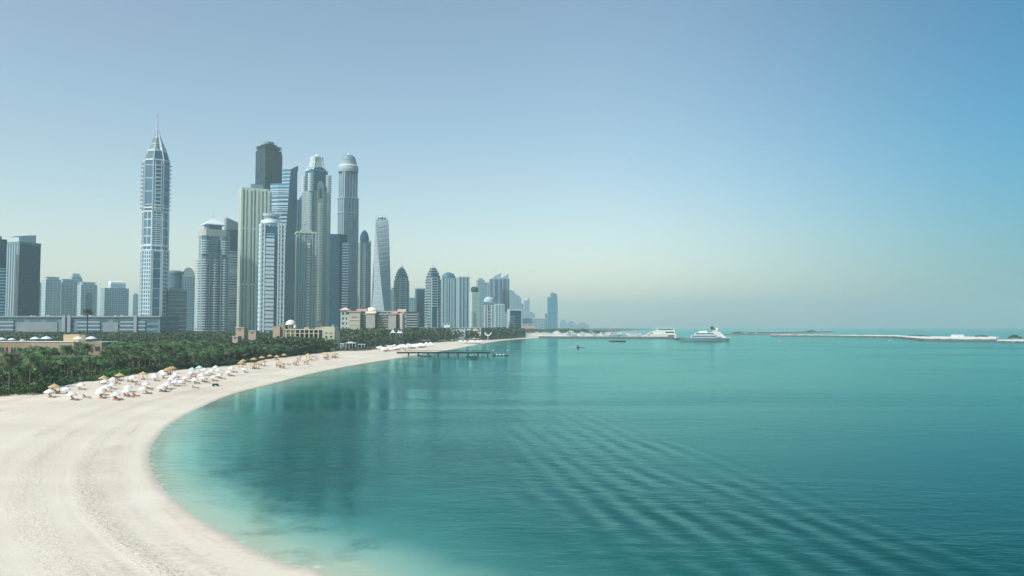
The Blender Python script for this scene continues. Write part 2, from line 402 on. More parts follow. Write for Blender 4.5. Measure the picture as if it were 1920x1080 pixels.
# ============================================================ TOWERS
BASE = 1.2
_g = []
class Tower:
    def __init__(s, name, label, px0, px1, ytop, Y, theta=0.0, ratio=1.0, cat='tower', group=None):
        pc = (px0 + px1) / 2
        H = P(pc, ytop, Y).z
        ymid = (ytop + HZ) / 2
        x0, x1 = P(px0, ymid, Y).x, P(px1, ymid, Y).x
        xc = (x0 + x1) / 2; phi = math.atan2(xc, Y)
        s.W = (x1 - x0) * math.cos(phi); s.H = H - BASE; s.Y = Y; s.k = Y / F
        th = math.radians(theta); s.th = th
        c, q = abs(math.cos(th)), abs(math.sin(th))
        s.a = s.W / (c + ratio * q); s.b = s.a * ratio          # front width, depth
        s.root = empty(name, (xc, Y, BASE), -phi + th, label=label, cat=cat, group=group)
    def z(s, py): return P(960, py, s.Y).z - BASE             # height in the tower for an image row
    def part(s, name, mb, mats, smooth=False): return ob(name, mb, mats, s.root, smooth=smooth)
    def body(s, mats, pts=None, z0=0, z1=None, cmi=None, mis=None, name='body'):
        return s.part(name, MB().prism(pts or rect(s.a, s.b), z0, s.H if z1 is None else z1, 0, cmi, mis), mats)
    def slabs(s, pts, z0, z1, dz, th, mat, name='balcony', most=90):
        me = MB().prism(pts, 0, th).mesh(name, [mat]); n = int((z1 - z0) / dz); o = []
        for i in range(min(n, most)): o.append(link(name, me, s.root, (0, 0, z0 + i * dz)))
        return o
    def ribs(s, places, z0, z1, w, d, mat, name='rib'):
        for x, y in places: ob(name, MB().prism(rect(w, d), z0, z1), mat, s.root, (x, y, 0))
    def roofbox(s, w, d, z, h, mat, name='plant_room', x=0, y=0): return s.part(name, MB().prism(rect(w, d, x, y), z, z + h), mat)
    def mast(s, z0, h, r, mat=None, x=0, y=0, name='mast'): return s.part(name, MB().tube((x, y, z0), (x, y, z0 + h), r, r * .25, 6), mat or steel)

f_res = facade('facade_grey_residential', (.42, .45, .45), (.03, .07, .09), 4.2, 3.4, .42, .22)
f_pale = facade('facade_pale_residential', (.60, .63, .63), (.05, .11, .14), 4.4, 4.0, .45, .3)
f_band = facade('facade_white_banded', (.70, .74, .76), (.03, .11, .15), 4.8, 60, .5, .0)
f_glass = facade('facade_blue_glass', (.16, .26, .32), (.012, .085, .13), 4.0, 3.0, .14, .1, .12, 1.6)
f_dark = facade('facade_dark_glass', (.06, .13, .17), (.004, .055, .085), 4.0, 3.2, .14, .1, .2, 1.4)
f_stripe = facade('facade_vertical_stripes', (.45, .52, .55), (.02, .08, .12), 400, 5.5, .0, .38, .1, 1.8)
f_cream = facade('facade_cream', (.70, .64, .50), (.07, .12, .12), 4.3, 5.2, .3, .5)
f_tan = facade('facade_tan_tower', (.42, .45, .42), (.06, .10, .12), 4.5, 3.8, .45, .42)
f_wht = facade('facade_white_punched', (.72, .76, .78), (.05, .13, .18), 7.5, 6.0, .52, .42)
f_const = facade('facade_bare_frame', (.04, .075, .095), (.01, .02, .028), 4.6, 4.6, .34, .3, .8, 1.3)
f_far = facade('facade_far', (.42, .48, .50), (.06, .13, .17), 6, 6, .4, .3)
f_hot = facade('facade_hotel_banded', (.42, .46, .45), (.04, .06, .07), 4.2, 80, .36, 0)

# ---- slender octagonal tower with spire (far left of the skyline)
T = Tower('spire_skyscraper', 'tallest white framed blue glass skyscraper with pointed open crown and needle spire', 267, 316, 215, 1485, 9)
Wd = T.W; z = T.z; R8 = Wd / 2 / math.cos(PI / 8) * .96
def oc(r): return [(r * math.cos(PI / 8 + i * PI / 4), r * math.sin(PI / 8 + i * PI / 4)) for i in range(8)]
lowm = facade('facade_white_grid_lower', (.70, .74, .76), (.035, .12, .17), 7.2, 4.6, .30, .38)
midm = facade('facade_white_grid_mid', (.70, .74, .76), (.02, .10, .16), 15.5, 8.6, .12, .16)
upm = facade('facade_white_grid_upper', (.72, .76, .78), (.015, .085, .15), 24.5, 60, .05, .0)
T.part('lower_shaft', MB().prism(oc(R8 * 1.06), 0, z(470)), lowm)
T.part('middle_shaft', MB().prism(oc(R8 * 1.0), z(470), z(398)), midm)
T.part('upper_shaft', MB().prism(oc(R8 * .97), z(398), z(303)), upm)
T.part('shoulder', MB().loft([(z(303), oc(R8 * .97)), (z(285), oc(R8 * .74))]), navy)
for y0, r_ in ((472, 1.08), (464, 1.08), (400, 1.03), (393, 1.02), (304, 1.0), (286, .77)): T.part('cornice', MB().prism(oc(R8 * r_), z(y0), z(y0) + 2.4), white)
for i in range(8):                                   # corner ribs running up into the crown fins
    a_ = PI / 8 + i * PI / 4; ca, sa = math.cos(a_), math.sin(a_)
    mb = MB().tube((R8 * 1.07 * ca, R8 * 1.07 * sa, 0), (R8 * 1.07 * ca, R8 * 1.07 * sa, z(470)), 1.5, 1.5, 4)
    mb.tube((R8 * 1.0 * ca, R8 * 1.0 * sa, z(470)), (R8 * .99 * ca, R8 * .99 * sa, z(303)), 1.4, 1.3, 4)
    mb.tube((R8 * .98 * ca, R8 * .98 * sa, z(303)), (R8 * .75 * ca, R8 * .75 * sa, z(285)), 1.2, 1.1, 4)
    T.part('corner_rib', mb, white)
    fin = MB().tube((R8 * .75 * ca, R8 * .75 * sa, z(285)), (R8 * .10 * ca, R8 * .10 * sa, z(243 + (i % 2) * 6)), 1.0, .5, 4)
    fin.face([(R8 * .74 * ca, R8 * .74 * sa, z(284)), (R8 * .34 * ca, R8 * .34 * sa, z(284)), (R8 * .12 * ca, R8 * .12 * sa, z(250))])
    T.part('crown_fin', fin, white)
    b_ = a_ + PI / 4; cb, sb = math.cos(b_), math.sin(b_)
    for f_ in (.35, .66):
        rr = R8 * (.75 - .65 * f_); zz = z(285) + (z(246) - z(285)) * f_
        T.part('crown_hoop', MB().tube((rr * ca, rr * sa, zz), (rr * cb, rr * sb, zz), .5, .5, 4), white)
T.part('crown_core', MB().lathe([(R8 * .3, z(286)), (R8 * .22, z(262)), (0, z(252))], 8), f_pale)
T.part('spire', MB().tube((0, 0, z(262)), (0, 0, z(216)), 1.9, .9, 8), steel)
T.part('spire_ball', MB().lathe([(0, z(219)), (1.7, z(217.5)), (0, z(215))], 8), greyc)
rin = R8 * math.cos(PI / 8)
def facet(cx_ang, w, d, r): # a rectangle straddling facet at angle
    return rotp([(r - .5, -w / 2), (r + d, -w / 2), (r + d, w / 2), (r - .5, w / 2)], cx_ang)
fr = -PI / 2
T.part('balcony_bay', MB().prism(facet(fr, 10.5, .6, rin * .97), z(398), z(306)), upm)
for w0 in (-5.2, 5.2):
    T.part('bay_frame', MB().prism(rotp([(rin * .97, w0 - .6), (rin * .97 + 2.2, w0 - .6), (rin * .97 + 2.2, w0 + .6), (rin * .97, w0 + .6)], fr), z(398), z(306)), white)
me = MB().prism(facet(fr, 9, 2.6, rin * .97), 0, 1.8).mesh('balcony', [white])
for i in range(12): link('balcony', me, T.root, (0, 0, z(396) + i * 7.45))
me = MB().prism(facet(fr, 14, 1.0, rin), 0, 1.7).mesh('balcony', [white])
for i in range(15): link('balcony', me, T.root, (0, 0, z(462) + i * 4.05))
for ang in (PI, 0):                                  # the side balconies that show against the sky
    me = MB().loft([(0, facet(ang, 8, 3.0, rin * .97)), (2.4, facet(ang, 10, 6.2, rin * .97))]).mesh('balcony', [white])
    for i in range(12): link('balcony', me, T.root, (0, 0, z(394) + i * 7.5))
    me = MB().prism(facet(ang, 8, 2.6, rin * 1.0), 0, 1.4).mesh('balcony', [white])
    for i in range(14): link('balcony', me, T.root, (0, 0, z(466) + i * 4.6))
for sx in (-7, 7): T.part('centre_rib', MB().prism(facet(fr, 1.3, 1.4, rin * 1.06) if 0 else rotp([(rin * 1.05, sx - .8), (rin * 1.05 + 1.6, sx - .8), (rin * 1.05 + 1.6, sx + .8), (rin * 1.05, sx + .8)], fr), 0, z(470)), white)
T.part('glass_strip', MB().prism(facet(fr, 12, .9, rin * 1.06), 0, z(474)), facade('facade_blue_strip', (.6, .65, .68), (.02, .11, .17), 18, 60, .06, 0))

# ---- far left group
T = Tower('office_tower', 'narrow dark office tower with white banded lower floors cut by the photo edge', -30, 11, 449, 1250, 20)
T.body([f_dark], z0=T.z(503)); T.part('banded_body', MB().prism(rect(T.a * 1.02, T.b * 1.02), 0, T.z(503)), f_band); T.roofbox(T.a * .5, T.b * .5, T.H, 5, greyc)
T = Tower('glass_office_tower', 'broad dark blue glass tower with curved translucent screen on its roof', 11, 75, 456, 1300, 38, .75)
T.part('body', MB().prism(rect(T.a, T.b), 0, T.H, 0, 2, [0, 0, 0, 1]), [f_dark, f_stripe, greyc])
scr = MB(); n_ = 12
for i in range(n_):
    x0 = -T.a * .42 + T.a * .8 * i / n_; x1 = -T.a * .42 + T.a * .8 * (i + 1) / n_
    h0 = 8 + 6 * (i / n_) ** .5; h1 = 8 + 6 * ((i + 1) / n_) ** .5
    for yy in (-T.b * .3, T.b * .3): scr.face([(x0, yy, T.H), (x1, yy, T.H), (x1, yy, T.H + h1), (x0, yy, T.H + h0)])
scr.face([(T.a * .38, -T.b * .3, T.H), (T.a * .38, T.b * .3, T.H), (T.a * .38, T.b * .3, T.H + 14), (T.a * .38, -T.b * .3, T.H + 14)])
scr.face([(-T.a * .42, -T.b * .3, T.H), (-T.a * .42, T.b * .3, T.H), (-T.a * .42, T.b * .3, T.H + 8), (-T.a * .42, -T.b * .3, T.H + 8)])
T.part('roof_screen', scr, paint('screen_glass', (.45, .55, .60), .3, .05))
T.part('parapet', MB().prism(rect(T.a * 1.02, T.b * 1.02), T.H - 3, T.H + .6), greyc)
T = Tower('hazy_apartment_block', 'low hazy grey slab just past the roof screen tower', 70, 77, 531, 1900, 0); T.body([f_far]); T.roofbox(4, 4, T.H, 3, greyc)
for (a0, a1, yt, Y_, lb, st) in ((78, 113, 520, 2150, 'pale twin stepped apartment block nearest the dark glass tower', 0), (107, 144, 524, 2230, 'pale apartment block in the middle of the hazy white cluster', 1), (128, 153, 517, 2350, 'tallest pale apartment block with flat stacked crown in hazy cluster', 2), (144, 181, 530, 2180, 'pale apartment block with tall arched recess ending the hazy white cluster', 3)):
    T = Tower('apartment_tower', lb, a0, a1, yt + 4, Y_, 18, .8, group='pale apartment towers in the haze')
    T.body([f_pale]); w = T.a
    T.part('crown', MB().prism(rect(w * .8, T.b * .8), T.H, T.H + 5), pale)
    T.part('crown_slab', MB().prism(rect(w * .95, T.b * .95), T.H + 5, T.H + 6.5), white)
    if st == 2: T.part('upper_crown', MB().prism(rect(w * .55, T.b * .6), T.H + 6.5, T.H + 11), pale); T.part('upper_slab', MB().prism(rect(w * .75, T.b * .75), T.H + 11, T.H + 12.5), white)
    T.ribs([(-w * .5, -T.b * .5), (w * .5, -T.b * .5), (0, -T.b * .5), (-w * .25, -T.b * .5), (w * .25, -T.b * .5)], 0, T.H - 6, 1.8, 2.2, pale)
    if st == 3:
        ar = MB(); A = [(-w * .2, 20)] + [(-w * .2 * math.cos(PI * i / 10), T.H - 30 + w * .2 * math.sin(PI * i / 10)) for i in range(11)] + [(w * .2, 20)]
        ar.face([(p[0], -T.b * .5 - 1.3, p[1]) for p in A]); ar2 = ar
        ar2.face([(p[0], -T.b * .5 - .3, p[1]) for p in A[::-1]])
        for p, q_ in zip(A, A[1:] + A[:1]): ar2.face([(p[0], -T.b * .5 - 1.3, p[1]), (p[0], -T.b * .5 - .3, p[1]), (q_[0], -T.b * .5 - .3, q_[1]), (q_[0], -T.b * .5 - 1.3, q_[1])])
        T.part('arch_window', ar2, f_glass)
T = Tower('crowned_apartment_tower', 'hazy grey tower topped by a toothed white crown, alone left of the spire skyscraper', 188, 241, 541, 2350, 14, .7)
T.body([f_far]); T.part('upper_block', MB().prism(rect(T.a * .62, T.b * .7, T.a * .08), T.H, T.H + 12), pale)
for i in range(9):
    a_ = -T.a * .2 + i * T.a * .07
    T.part('crown_tooth', MB().loft([(T.H + 12, rect(T.a * .06, T.b * .7, a_)), (T.H + 22, rect(.3, T.b * .6, a_ - .8))]), white)
T = Tower('hazy_office_slab', 'thin hazy slab tower peeking out beside the spire skyscraper base', 249, 259, 552, 2500, 0); T.body([f_far]); T.roofbox(5, 5, T.H, 4, greyc)

# ---- between spire tower and the main cluster
T = Tower('vaulted_tower', 'pale hazy tower with a glass vaulted roof behind the dark round capped one', 336, 365, 520, 2000, 12, .8)
T.body([f_far]); v_ = MB(); n_ = 10
for i in range(n_):
    a0, a1 = PI * i / n_, PI * (i + 1) / n_
    r_ = T.a / 2
    p0 = (-r_ * math.cos(a0), T.H + 24 * math.sin(a0)); p1 = (-r_ * math.cos(a1), T.H + 24 * math.sin(a1))
    v_.face([(p0[0], -T.b / 2, p0[1]), (p1[0], -T.b / 2, p1[1]), (p1[0], T.b / 2, p1[1]), (p0[0], T.b / 2, p0[1])])
    v_.face([(0, -T.b / 2, T.H), (p1[0], -T.b / 2, p1[1]), (p0[0], -T.b / 2, p0[1])])
    v_.face([(0, T.b / 2, T.H), (p0[0], T.b / 2, p0[1]), (p1[0], T.b / 2, p1[1])])
T.part('vault', v_, paint('vault_glass', (.42, .52, .55), .25, .1))
T = Tower('round_capped_tower', 'grey round tower with overhanging flat disc roof beside the spire skyscraper', 312, 343, 513, 1750, 0)
T.part('body', MB().lathe([(T.W * .46, 0), (T.W * .46, T.H)], 20), f_glass)
T.part('disc_roof', MB().lathe([(0, T.H - 1), (T.W * .52, T.H - 1), (T.W * .55, T.H + 4), (T.W * .3, T.H + 7), (0, T.H + 7)], 20), greyc)
T = Tower('dark_banded_block', 'lower dark banded office block in front of the round capped tower', 309, 350, 545, 1500, 12, .8)
T.body([facade('facade_dark_banded', (.16, .22, .25), (.015, .05, .07), 5, 70, .4, 0)]); T.roofbox(T.a * .6, T.b * .6, T.H, 5, greyc)
T.slabs(rect(T.a * 1.05, T.b * 1.05), 6, T.H - 2, 8, 1.1, greyc, 'floor_slab')

# ---- residential tower with pyramid roof
T = Tower('pyramid_roof_tower', 'grey residential tower of rounded balcony bays under a white pyramid roof', 367, 429, 432, 1480, 16, .85)
W_, D_ = T.a, T.b
T.part('body', MB().prism(octa(W_ * .9, D_ * .9, 5), 0, T.H), f_res)
T.part('cornice', MB().prism(octa(W_ * .94, D_ * .94, 5), T.H - 12, T.H - 1), paint('warm_stone', (.42, .47, .42), .8, .08))
T.part('lantern', MB().prism(octa(W_ * .55, D_ * .6, 3), T.H - 1, T.H + 9), f_glass)
T.part('pyramid_roof', MB().loft([(T.H + 9, rect(W_ * .78, D_ * .78)), (T.H + 10.5, rect(W_ * .76, D_ * .76)), (T.H + 22, rect(2, 2))]), white)
T.mast(T.H + 20, 16, .6)
for cx_ in (-.36, 0, .36):
    for (zz0, zz1, rr) in ((8, T.z(484), W_ * .125), (T.z(478), T.H - 14, W_ * (.15 if cx_ else .10))):
        if cx_ == 0 and zz0 > 10: continue
        bay_ = T.part('balcony_bay', MB().lathe([(rr, zz0), (rr, zz1), (0, zz1)], 14, cx_ * W_ * .98, -D_ * .42), navy)
        me = MB().lathe([(0, 0), (rr * 1.16, 0), (rr * 1.16, 1.7), (0, 1.7)], 14, cx_ * W_ * .98, -D_ * .42).mesh('balcony', [pale])
        for i in range(int((zz1 - zz0) / 4.6)): link('balcony', me, bay_, (0, 0, zz0 + i * 4.6))
for cy_ in (-.3, .05, .38):
    rr = D_ * .12
    me = MB().lathe([(0, 0), (rr * 1.16, 0), (rr * 1.16, 1.7), (0, 1.7)], 12, -W_ * .44, cy_ * D_).mesh('balcony', [pale])
    for i in range(int((T.z(484) - 8) / 4.6)): link('balcony', me, T.root, (0, 0, 8 + i * 4.6))
T.ribs([(-W_ * .22, -D_ * .46), (W_ * .20, -D_ * .46), (-W_ * .5, -D_ * .40), (W_ * .5, -D_ * .42)], 0, T.H - 12, 2.2, 2.2, pale)
T.part('glass_strip', MB().prism(rect(W_ * .1, 1.2, W_ * .13, -D_ * .46), 0, T.H - 20), navy)

# ---- white banded tower with dark blue head
T = Tower('white_banded_tower', 'white finely banded tower with dark blue glass head and slanted grey fin', 417, 460, 418, 1600, 14, .7)
T.body([f_band], z1=T.z(470)); T.part('glass_head', MB().prism(rect(T.a * .97, T.b * .97), T.z(470), T.z(432)), navy)
fin = MB().loft([(T.z(432), rect(T.a * .96, T.b * .8)), (T.z(432) + .5, rect(T.a * .96, T.b * .8))])
e = [(-T.a * .48, T.z(410)), (T.a * .1, T.z(418)), (T.a * .48, T.z(420))]
for (x0, z0), (x1, z1) in zip(e, e[1:]):
    for yy, fl in ((-T.b * .4, 1), (T.b * .4, -1)):
        q_ = [(x0, yy, T.z(432)), (x1, yy, T.z(432)), (x1, yy, z1), (x0, yy, z0)]; fin.face(q_[::fl])
    fin.face([(x0, -T.b * .4, z0), (x1, -T.b * .4, z1), (x1, T.b * .4, z1), (x0, T.b * .4, z0)])
fin.face([(-T.a * .48, -T.b * .4, T.z(432)), (-T.a * .48, -T.b * .4, T.z(410)), (-T.a * .48, T.b * .4, T.z(410)), (-T.a * .48, T.b * .4, T.z(432))])
T.part('roof_fin', fin, paint('fin_grey', (.24, .33, .37), .4, .05))
T.part('sky_terrace', MB().prism(rect(T.a * 1.02, T.b * 1.02), T.z(512), T.z(504)), white)
T.slabs(rect(T.a * 1.03, T.b * 1.03), 8, T.z(474), 5.4, 3.0, white, 'balcony', 60)

# ---- under-construction tower
T = Tower('unfinished_tower', 'very tall dark unfinished concrete tower with ragged top floors', 477, 526, 280, 1830, 33, .9)
T.body([f_const], z1=T.z(285))
for i in range(14):
    k = rnd.uniform(-2.5, 2.2); T.part('ragged_floor', MB().prism(rect(T.a + k, T.b + rnd.uniform(-2.5, 2.2), rnd.uniform(-1, 1)), T.z(285) - 34 + i * 3.4, T.z(285) - 32.9 + i * 3.4), darkc)
T.part('core', MB().prism(rect(T.a * .62, T.b * .62), T.z(286), T.z(272)), f_const)
T.part('core_head', MB().prism(octa(T.a * .5, T.b * .5, 4), T.z(273), T.z(267)), greyc)
T.ribs([(0, -T.b / 2), (-T.a / 2, 0), (T.a / 2, -T.b / 2), (-T.a / 2, -T.b / 2)], 0, T.z(290), 2.6, 2.6, darkc)
T.part('hoist_mast', MB().tube((T.a * .53, -T.b * .4, 0), (T.a * .53, -T.b * .4, T.z(276)), .9, .7, 4), darkc)

# ---- cream green tower
T = Tower('cream_tower', 'broad cream green residential tower with tall vertical piers', 447, 502, 358, 1560, 10, .6)
T.body([f_cream, greyc], cmi=1)
for i in range(8):
    x = -T.a / 2 + T.a * i / 7
    T.part('pier', MB().prism(rect(2.6 if i % 2 else 3.8, 3, x, -T.b / 2 - .2), 0, T.H - (2 if i % 3 else -2)), paint('pier_cream', (.60, .70, .58), .8, .06))
T.ribs([(-T.a / 2, T.b * f_) for f_ in (-.5, -.25, 0, .25, .5)], 0, T.H, 2.6, 3, _pm['pier_cream'], 'side_pier')
for yy in (432, 536): T.part('sky_band', MB().prism(rect(T.a * 1.03, T.b * 1.05), T.z(yy), T.z(yy) + 3.5), paint('pier_cream', (.60, .70, .58)))
T.part('parapet', MB().prism(rect(T.a * 1.02, T.b * 1.04), T.H - 2, T.H + 3), _pm['pier_cream'])
T.roofbox(T.a * .45, T.b * .6, T.H + 3, 9, greyc, x=T.a * .08)
me = MB().prism(rect(T.a * .10, 2.4, 0, -T.b / 2 - .6), 0, 1.3).mesh('balcony', [_pm['pier_cream']])
for i in range(48):
    link('balcony', me, T.root, (-T.a * .215, 0, 8 + i * 5.0)); link('balcony', me, T.root, (T.a * .07, 0, 8 + i * 5.0))

T = Tower('grey_slab_tower', 'plain grey slab tower wedged between cream tower and curved banded skyscraper', 494, 508, 362, 1640, 0); T.body([facade('facade_grey_plain', (.30, .34, .36), (.08, .11, .13), 9, 7, .55, .6)]); T.roofbox(T.a * .4, T.b * .5, T.H, 4, greyc)

# ---- twisting blue glass tower with blade fin
T = Tower('blade_tower', 'curving blue glass skyscraper of white floor bands ending in a sharp blade fin', 505, 556, 318, 1700, 0)
hw = T.W / 2
bandm = facade('facade_curved_bands', (.50, .60, .66), (.02, .11, .17), 7.4, 200, .34, 0, .08, 1.8)
def ringB(f_):  # f_ 0 bottom .. 1 top
    xc = -hw * .12 + hw * .62 * f_ ** 1.3
    return [(-hw, 6), (-hw * .45, -6), (xc, -14), (hw, 4), (hw * .3, 26), (-hw * .5, 24)]
T.part('body', MB().loft([(T.z(345) * i / 14, ringB(i / 14 * .9)) for i in range(15)], mis=[0, 0, 1, 1, 1, 0]), [bandm, navy])
def ringU(f_):
    r_ = ringB(f_); return [(-hw * .12, 2), (-hw * .05, -8), r_[2], r_[3], r_[4], (0, 22)]
T.part('upper_body', MB().loft([(T.z(345), ringU(.9)), (T.z(318), ringU(1.0))], mis=[0, 0, 1, 1, 1, 0]), [bandm, navy])
t5 = ringU(1.0); fin = MB()
A, B = Vector((*t5[2], 0)), Vector((*t5[3], 0)); n_ = Vector((.5, .86, 0)) * 3
A = A.lerp(B, .1)
for o_, fl in ((Vector((0, 0, 0)), 1), (n_, -1)):
    q_ = [(*(A + o_).xy, T.z(319)), (*(B + o_).xy, T.z(319)), (*(B + o_).xy, T.z(309)), (*(A.lerp(B, .55) + o_).xy, T.z(313)), (*(A + o_).xy, T.z(318))]; fin.face(q_[::fl])
fin.face([(*A.xy, T.z(318)), (*A.lerp(B, .55).xy, T.z(313)), (*(A.lerp(B, .55) + n_).xy, T.z(313)), (*(A + n_).xy, T.z(318))])
fin.face([(*B.xy, T.z(319)), (*(B + n_).xy, T.z(319)), (*(B + n_).xy, T.z(309)), (*B.xy, T.z(309))])
T.part('blade_fin', fin, navy)
T.part('roof_frame', MB().box(-hw * .02, hw * .35, -3, 10, T.z(318), T.z(318) + 1.2).tube((0, 0, T.z(318)), (0, 0, T.z(313)), .5).tube((hw * .33, 0, T.z(318)), (hw * .33, 0, T.z(313)), .5).tube((-1, 0, T.z(313)), (hw * .36, 0, T.z(313)), .6), white)
for i in range(33):
    f_ = (i + 1) / 35 * .9; zz = T.z(345) * (i + 1) / 35; r_ = ringB(f_)
    q_ = [(r_[0][0] - 1, r_[0][1] - 1.2), (r_[1][0], r_[1][1] - 1.6), (r_[2][0], r_[2][1] - 1.2), (r_[2][0], r_[2][1] + 1.5), (r_[1][0], r_[1][1] + 2), (r_[0][0] + 1, r_[0][1] + 2)]
    T.part('floor_band', MB().prism(q_, zz, zz + 1.7), paint('band_pale', (.55, .63, .68), .5, .05))

# ---- white and blue tower with round crown
T = Tower('white_crown_tower', 'white and blue tower with stacked round drum crown standing before the banded skyscraper', 484, 532, 420, 1330, 8, .8)
W_, D_ = T.a, T.b
T.body([f_wht, white], cmi=1, z1=T.H)
T.part('glass_panel', MB().prism(rect(W_ * .56, 2.2, -W_ * .06, -D_ * .5), 0, T.H - 6), navy)
T.part('balcony_stack', MB().prism(rect(W_ * .34, 2.0, -W_ * .1, -D_ * .5 - 1.6), 0, T.z(440)), f_band)
T.slabs(rect(W_ * .36, 3.2, -W_ * .12, -D_ * .5 - 2.2), 8, T.z(442), 6.6, 4.3, white)
T.slabs(rect(W_ * .16, D_ * .8, W_ * .45, -D_ * .13), 10, T.H - 8, 5.4, 1.2, pale)
T.ribs([(-W_ * .5, -D_ * .5), (-W_ * .36, -D_ * .52), (W_ * .24, -D_ * .52), (W_ * .36, -D_ * .52), (W_ * .5, -D_ * .5)], 0, T.H, 2.2, 3, white)
T.part('crown_base', MB().lathe([(W_ * .48, T.H), (W_ * .46, T.H + 5), (W_ * .36, T.H + 6)], 24), white)
T.part('crown_drum', MB().lathe([(W_ * .30, T.H + 3), (W_ * .30, T.H + 13)], 24), f_pale)
T.part('crown_disc', MB().lathe([(0, T.H + 12), (W_ * .36, T.H + 12.5), (W_ * .40, T.H + 16), (0, T.H + 16)], 24), white)
for i in range(10):
    a_ = i * 2 * PI / 10; T.part('crown_post', MB().tube((W_ * .36 * math.cos(a_), W_ * .36 * math.sin(a_), T.H + 15.5), (W_ * .40 * math.cos(a_), W_ * .40 * math.sin(a_), T.H + 18), .6), white)

# ---- pale slab behind, then the lattice crown tower
T = Tower('pale_slab_tower', 'pale grey tower half hidden behind the lattice crowned skyscraper', 554, 580, 376, 1900, 6, .8); T.body([f_stripe]); T.roofbox(T.a * .6, T.b * .6, T.H, 6, pale)
T.part('roof_dome', MB().lathe([(T.a * .25, T.H + 6), (T.a * .2, T.H + 11), (0, T.H + 14)], 12), pale)
T = Tower('lattice_crown_tower', 'tan and blue skyscraper whose white lattice crown flares up to a small spire', 567, 617, 322, 1600, 24, .85)
W_, D_ = T.a, T.b; z = T.z
T.part('body', MB().prism(octa(W_, D_, 4), 0, z(360)), f_tan)
T.part('glass_head', MB().prism(octa(W_ * .93, D_ * .93, 5), z(360), z(322)), navy)
for i in range(4):
    o_ = MB(); w = W_ * .8; A = [(-w / 2 + w * j / 10, z(322) + 7 * math.sin(PI * j / 10)) for j in range(11)]
    o_.face([(p[0], -D_ * .47, p[1]) for p in A]); o_.face([(p[0], 0, p[1]) for p in A[::-1]])
    for p, q_ in zip(A, A[1:]): o_.face([(q_[0], -D_ * .47, q_[1]), (p[0], -D_ * .47, p[1]), (p[0], 0, p[1]), (q_[0], 0, q_[1])])
    r_ = T.part('arched_gable', o_, navy); r_.rotation_euler = (0, 0, i * PI / 2); r_.scale = (1, 1, 1)
cr = lambda k: octa(W_ * k, D_ * k, W_ * k * .12)
profs = [(z(322), .95), (z(317), .74), (z(311), .58), (z(303), .48), (z(295), .47)]
lat = MB()
for (z0, k0), (z1, k1) in zip(profs, profs[1:]):
    A, B = cr(k0), cr(k1)
    for i in range(8):
        j = (i + 1) % 8; m_ = 4 if i % 2 == 0 else 1
        for s_ in range(m_):
            p0 = Vector((*A[i], z0)).lerp(Vector((*A[j], z0)), s_ / m_); p1 = Vector((*A[i], z0)).lerp(Vector((*A[j], z0)), (s_ + 1) / m_)
            q0 = Vector((*B[i], z1)).lerp(Vector((*B[j], z1)), s_ / m_); q1 = Vector((*B[i], z1)).lerp(Vector((*B[j], z1)), (s_ + 1) / m_)
            lat.tube(p0, q1, .7, .7, 4); lat.tube(p1, q0, .7, .7, 4)
        lat.tube((*A[i], z0), (*B[i], z1), 1.4, 1.4, 4)
T.part('crown_lattice', lat, white)
T.part('crown_shell', MB().loft([(a_, cr(k * .74)) for a_, k in profs]), paint('shell_grey', (.16, .24, .28), .5, .1))
T.part('crown_frame', MB().prism(cr(.50), z(297), z(295)), white)
T.part('crown_cap', MB().lathe([(W_ * .14, z(296)), (W_ * .12, z(293)), (W_ * .05, z(291)), (0, z(288))], 12), white)
T.mast(z(290), z(278) - z(290), .8)
T.part('gable_bay', MB().prism(rect(W_ * .34, 3, 0, -D_ * .5 - 1), 0, z(350)).loft([(z(350), rect(W_ * .34, 3, 0, -D_ * .5 - 1)), (z(342), rect(W_ * .12, 3, 0, -D_ * .5 - 1))]), paint('gable_stone', (.44, .50, .44), .8, .08))
T.part('gable_window', MB().prism(rect(W_ * .13, .8, 0, -D_ * .5 - 2.8), z(374), z(356)), navy)
T.slabs(rect(W_ * .16, 1.8, 0, -D_ * .5 - 2.9), z(600), z(378), 5.2, 2.4, white)
for cx_, cy_ in ((W_ * .45, -D_ * .45), (-W_ * .45, -D_ * .45), (-W_ * .45, D_ * .45), (W_ * .45, D_ * .45)):
    bay_ = T.part('corner_bay', MB().lathe([(W_ * .12, 0), (W_ * .12, z(364)), (0, z(364))], 12, cx_, cy_), f_tan)
    me = MB().lathe([(0, 0), (W_ * .14, 0), (W_ * .155, 2.6), (0, 2.6)], 12, cx_, cy_).mesh('balcony', [white])
    for i in range(8): link('balcony', me, bay_, (0, 0, z(362) + i * 4.6))
    me2 = MB().lathe([(0, 0), (W_ * .135, 0), (W_ * .135, 1.6), (0, 1.6)], 12, cx_, cy_).mesh('balcony', [tan])
    for i in range(9): link('balcony', me2, bay_, (0, 0, z(545) + i * 11.5))
for yy in (417, 421, 543): T.part('cornice', MB().prism(octa(W_ * 1.06, D_ * 1.06, 4), z(yy), z(yy) + 1.8), tan)
T.ribs([(-W_ * .3, -D_ * .5), (-W_ * .22, -D_ * .5), (W_ * .22, -D_ * .5), (W_ * .3, -D_ * .5), (-W_ * .5, -D_ * .2), (-W_ * .5, D_ * .2)], 0, z(362), 1.8, 2, tan)

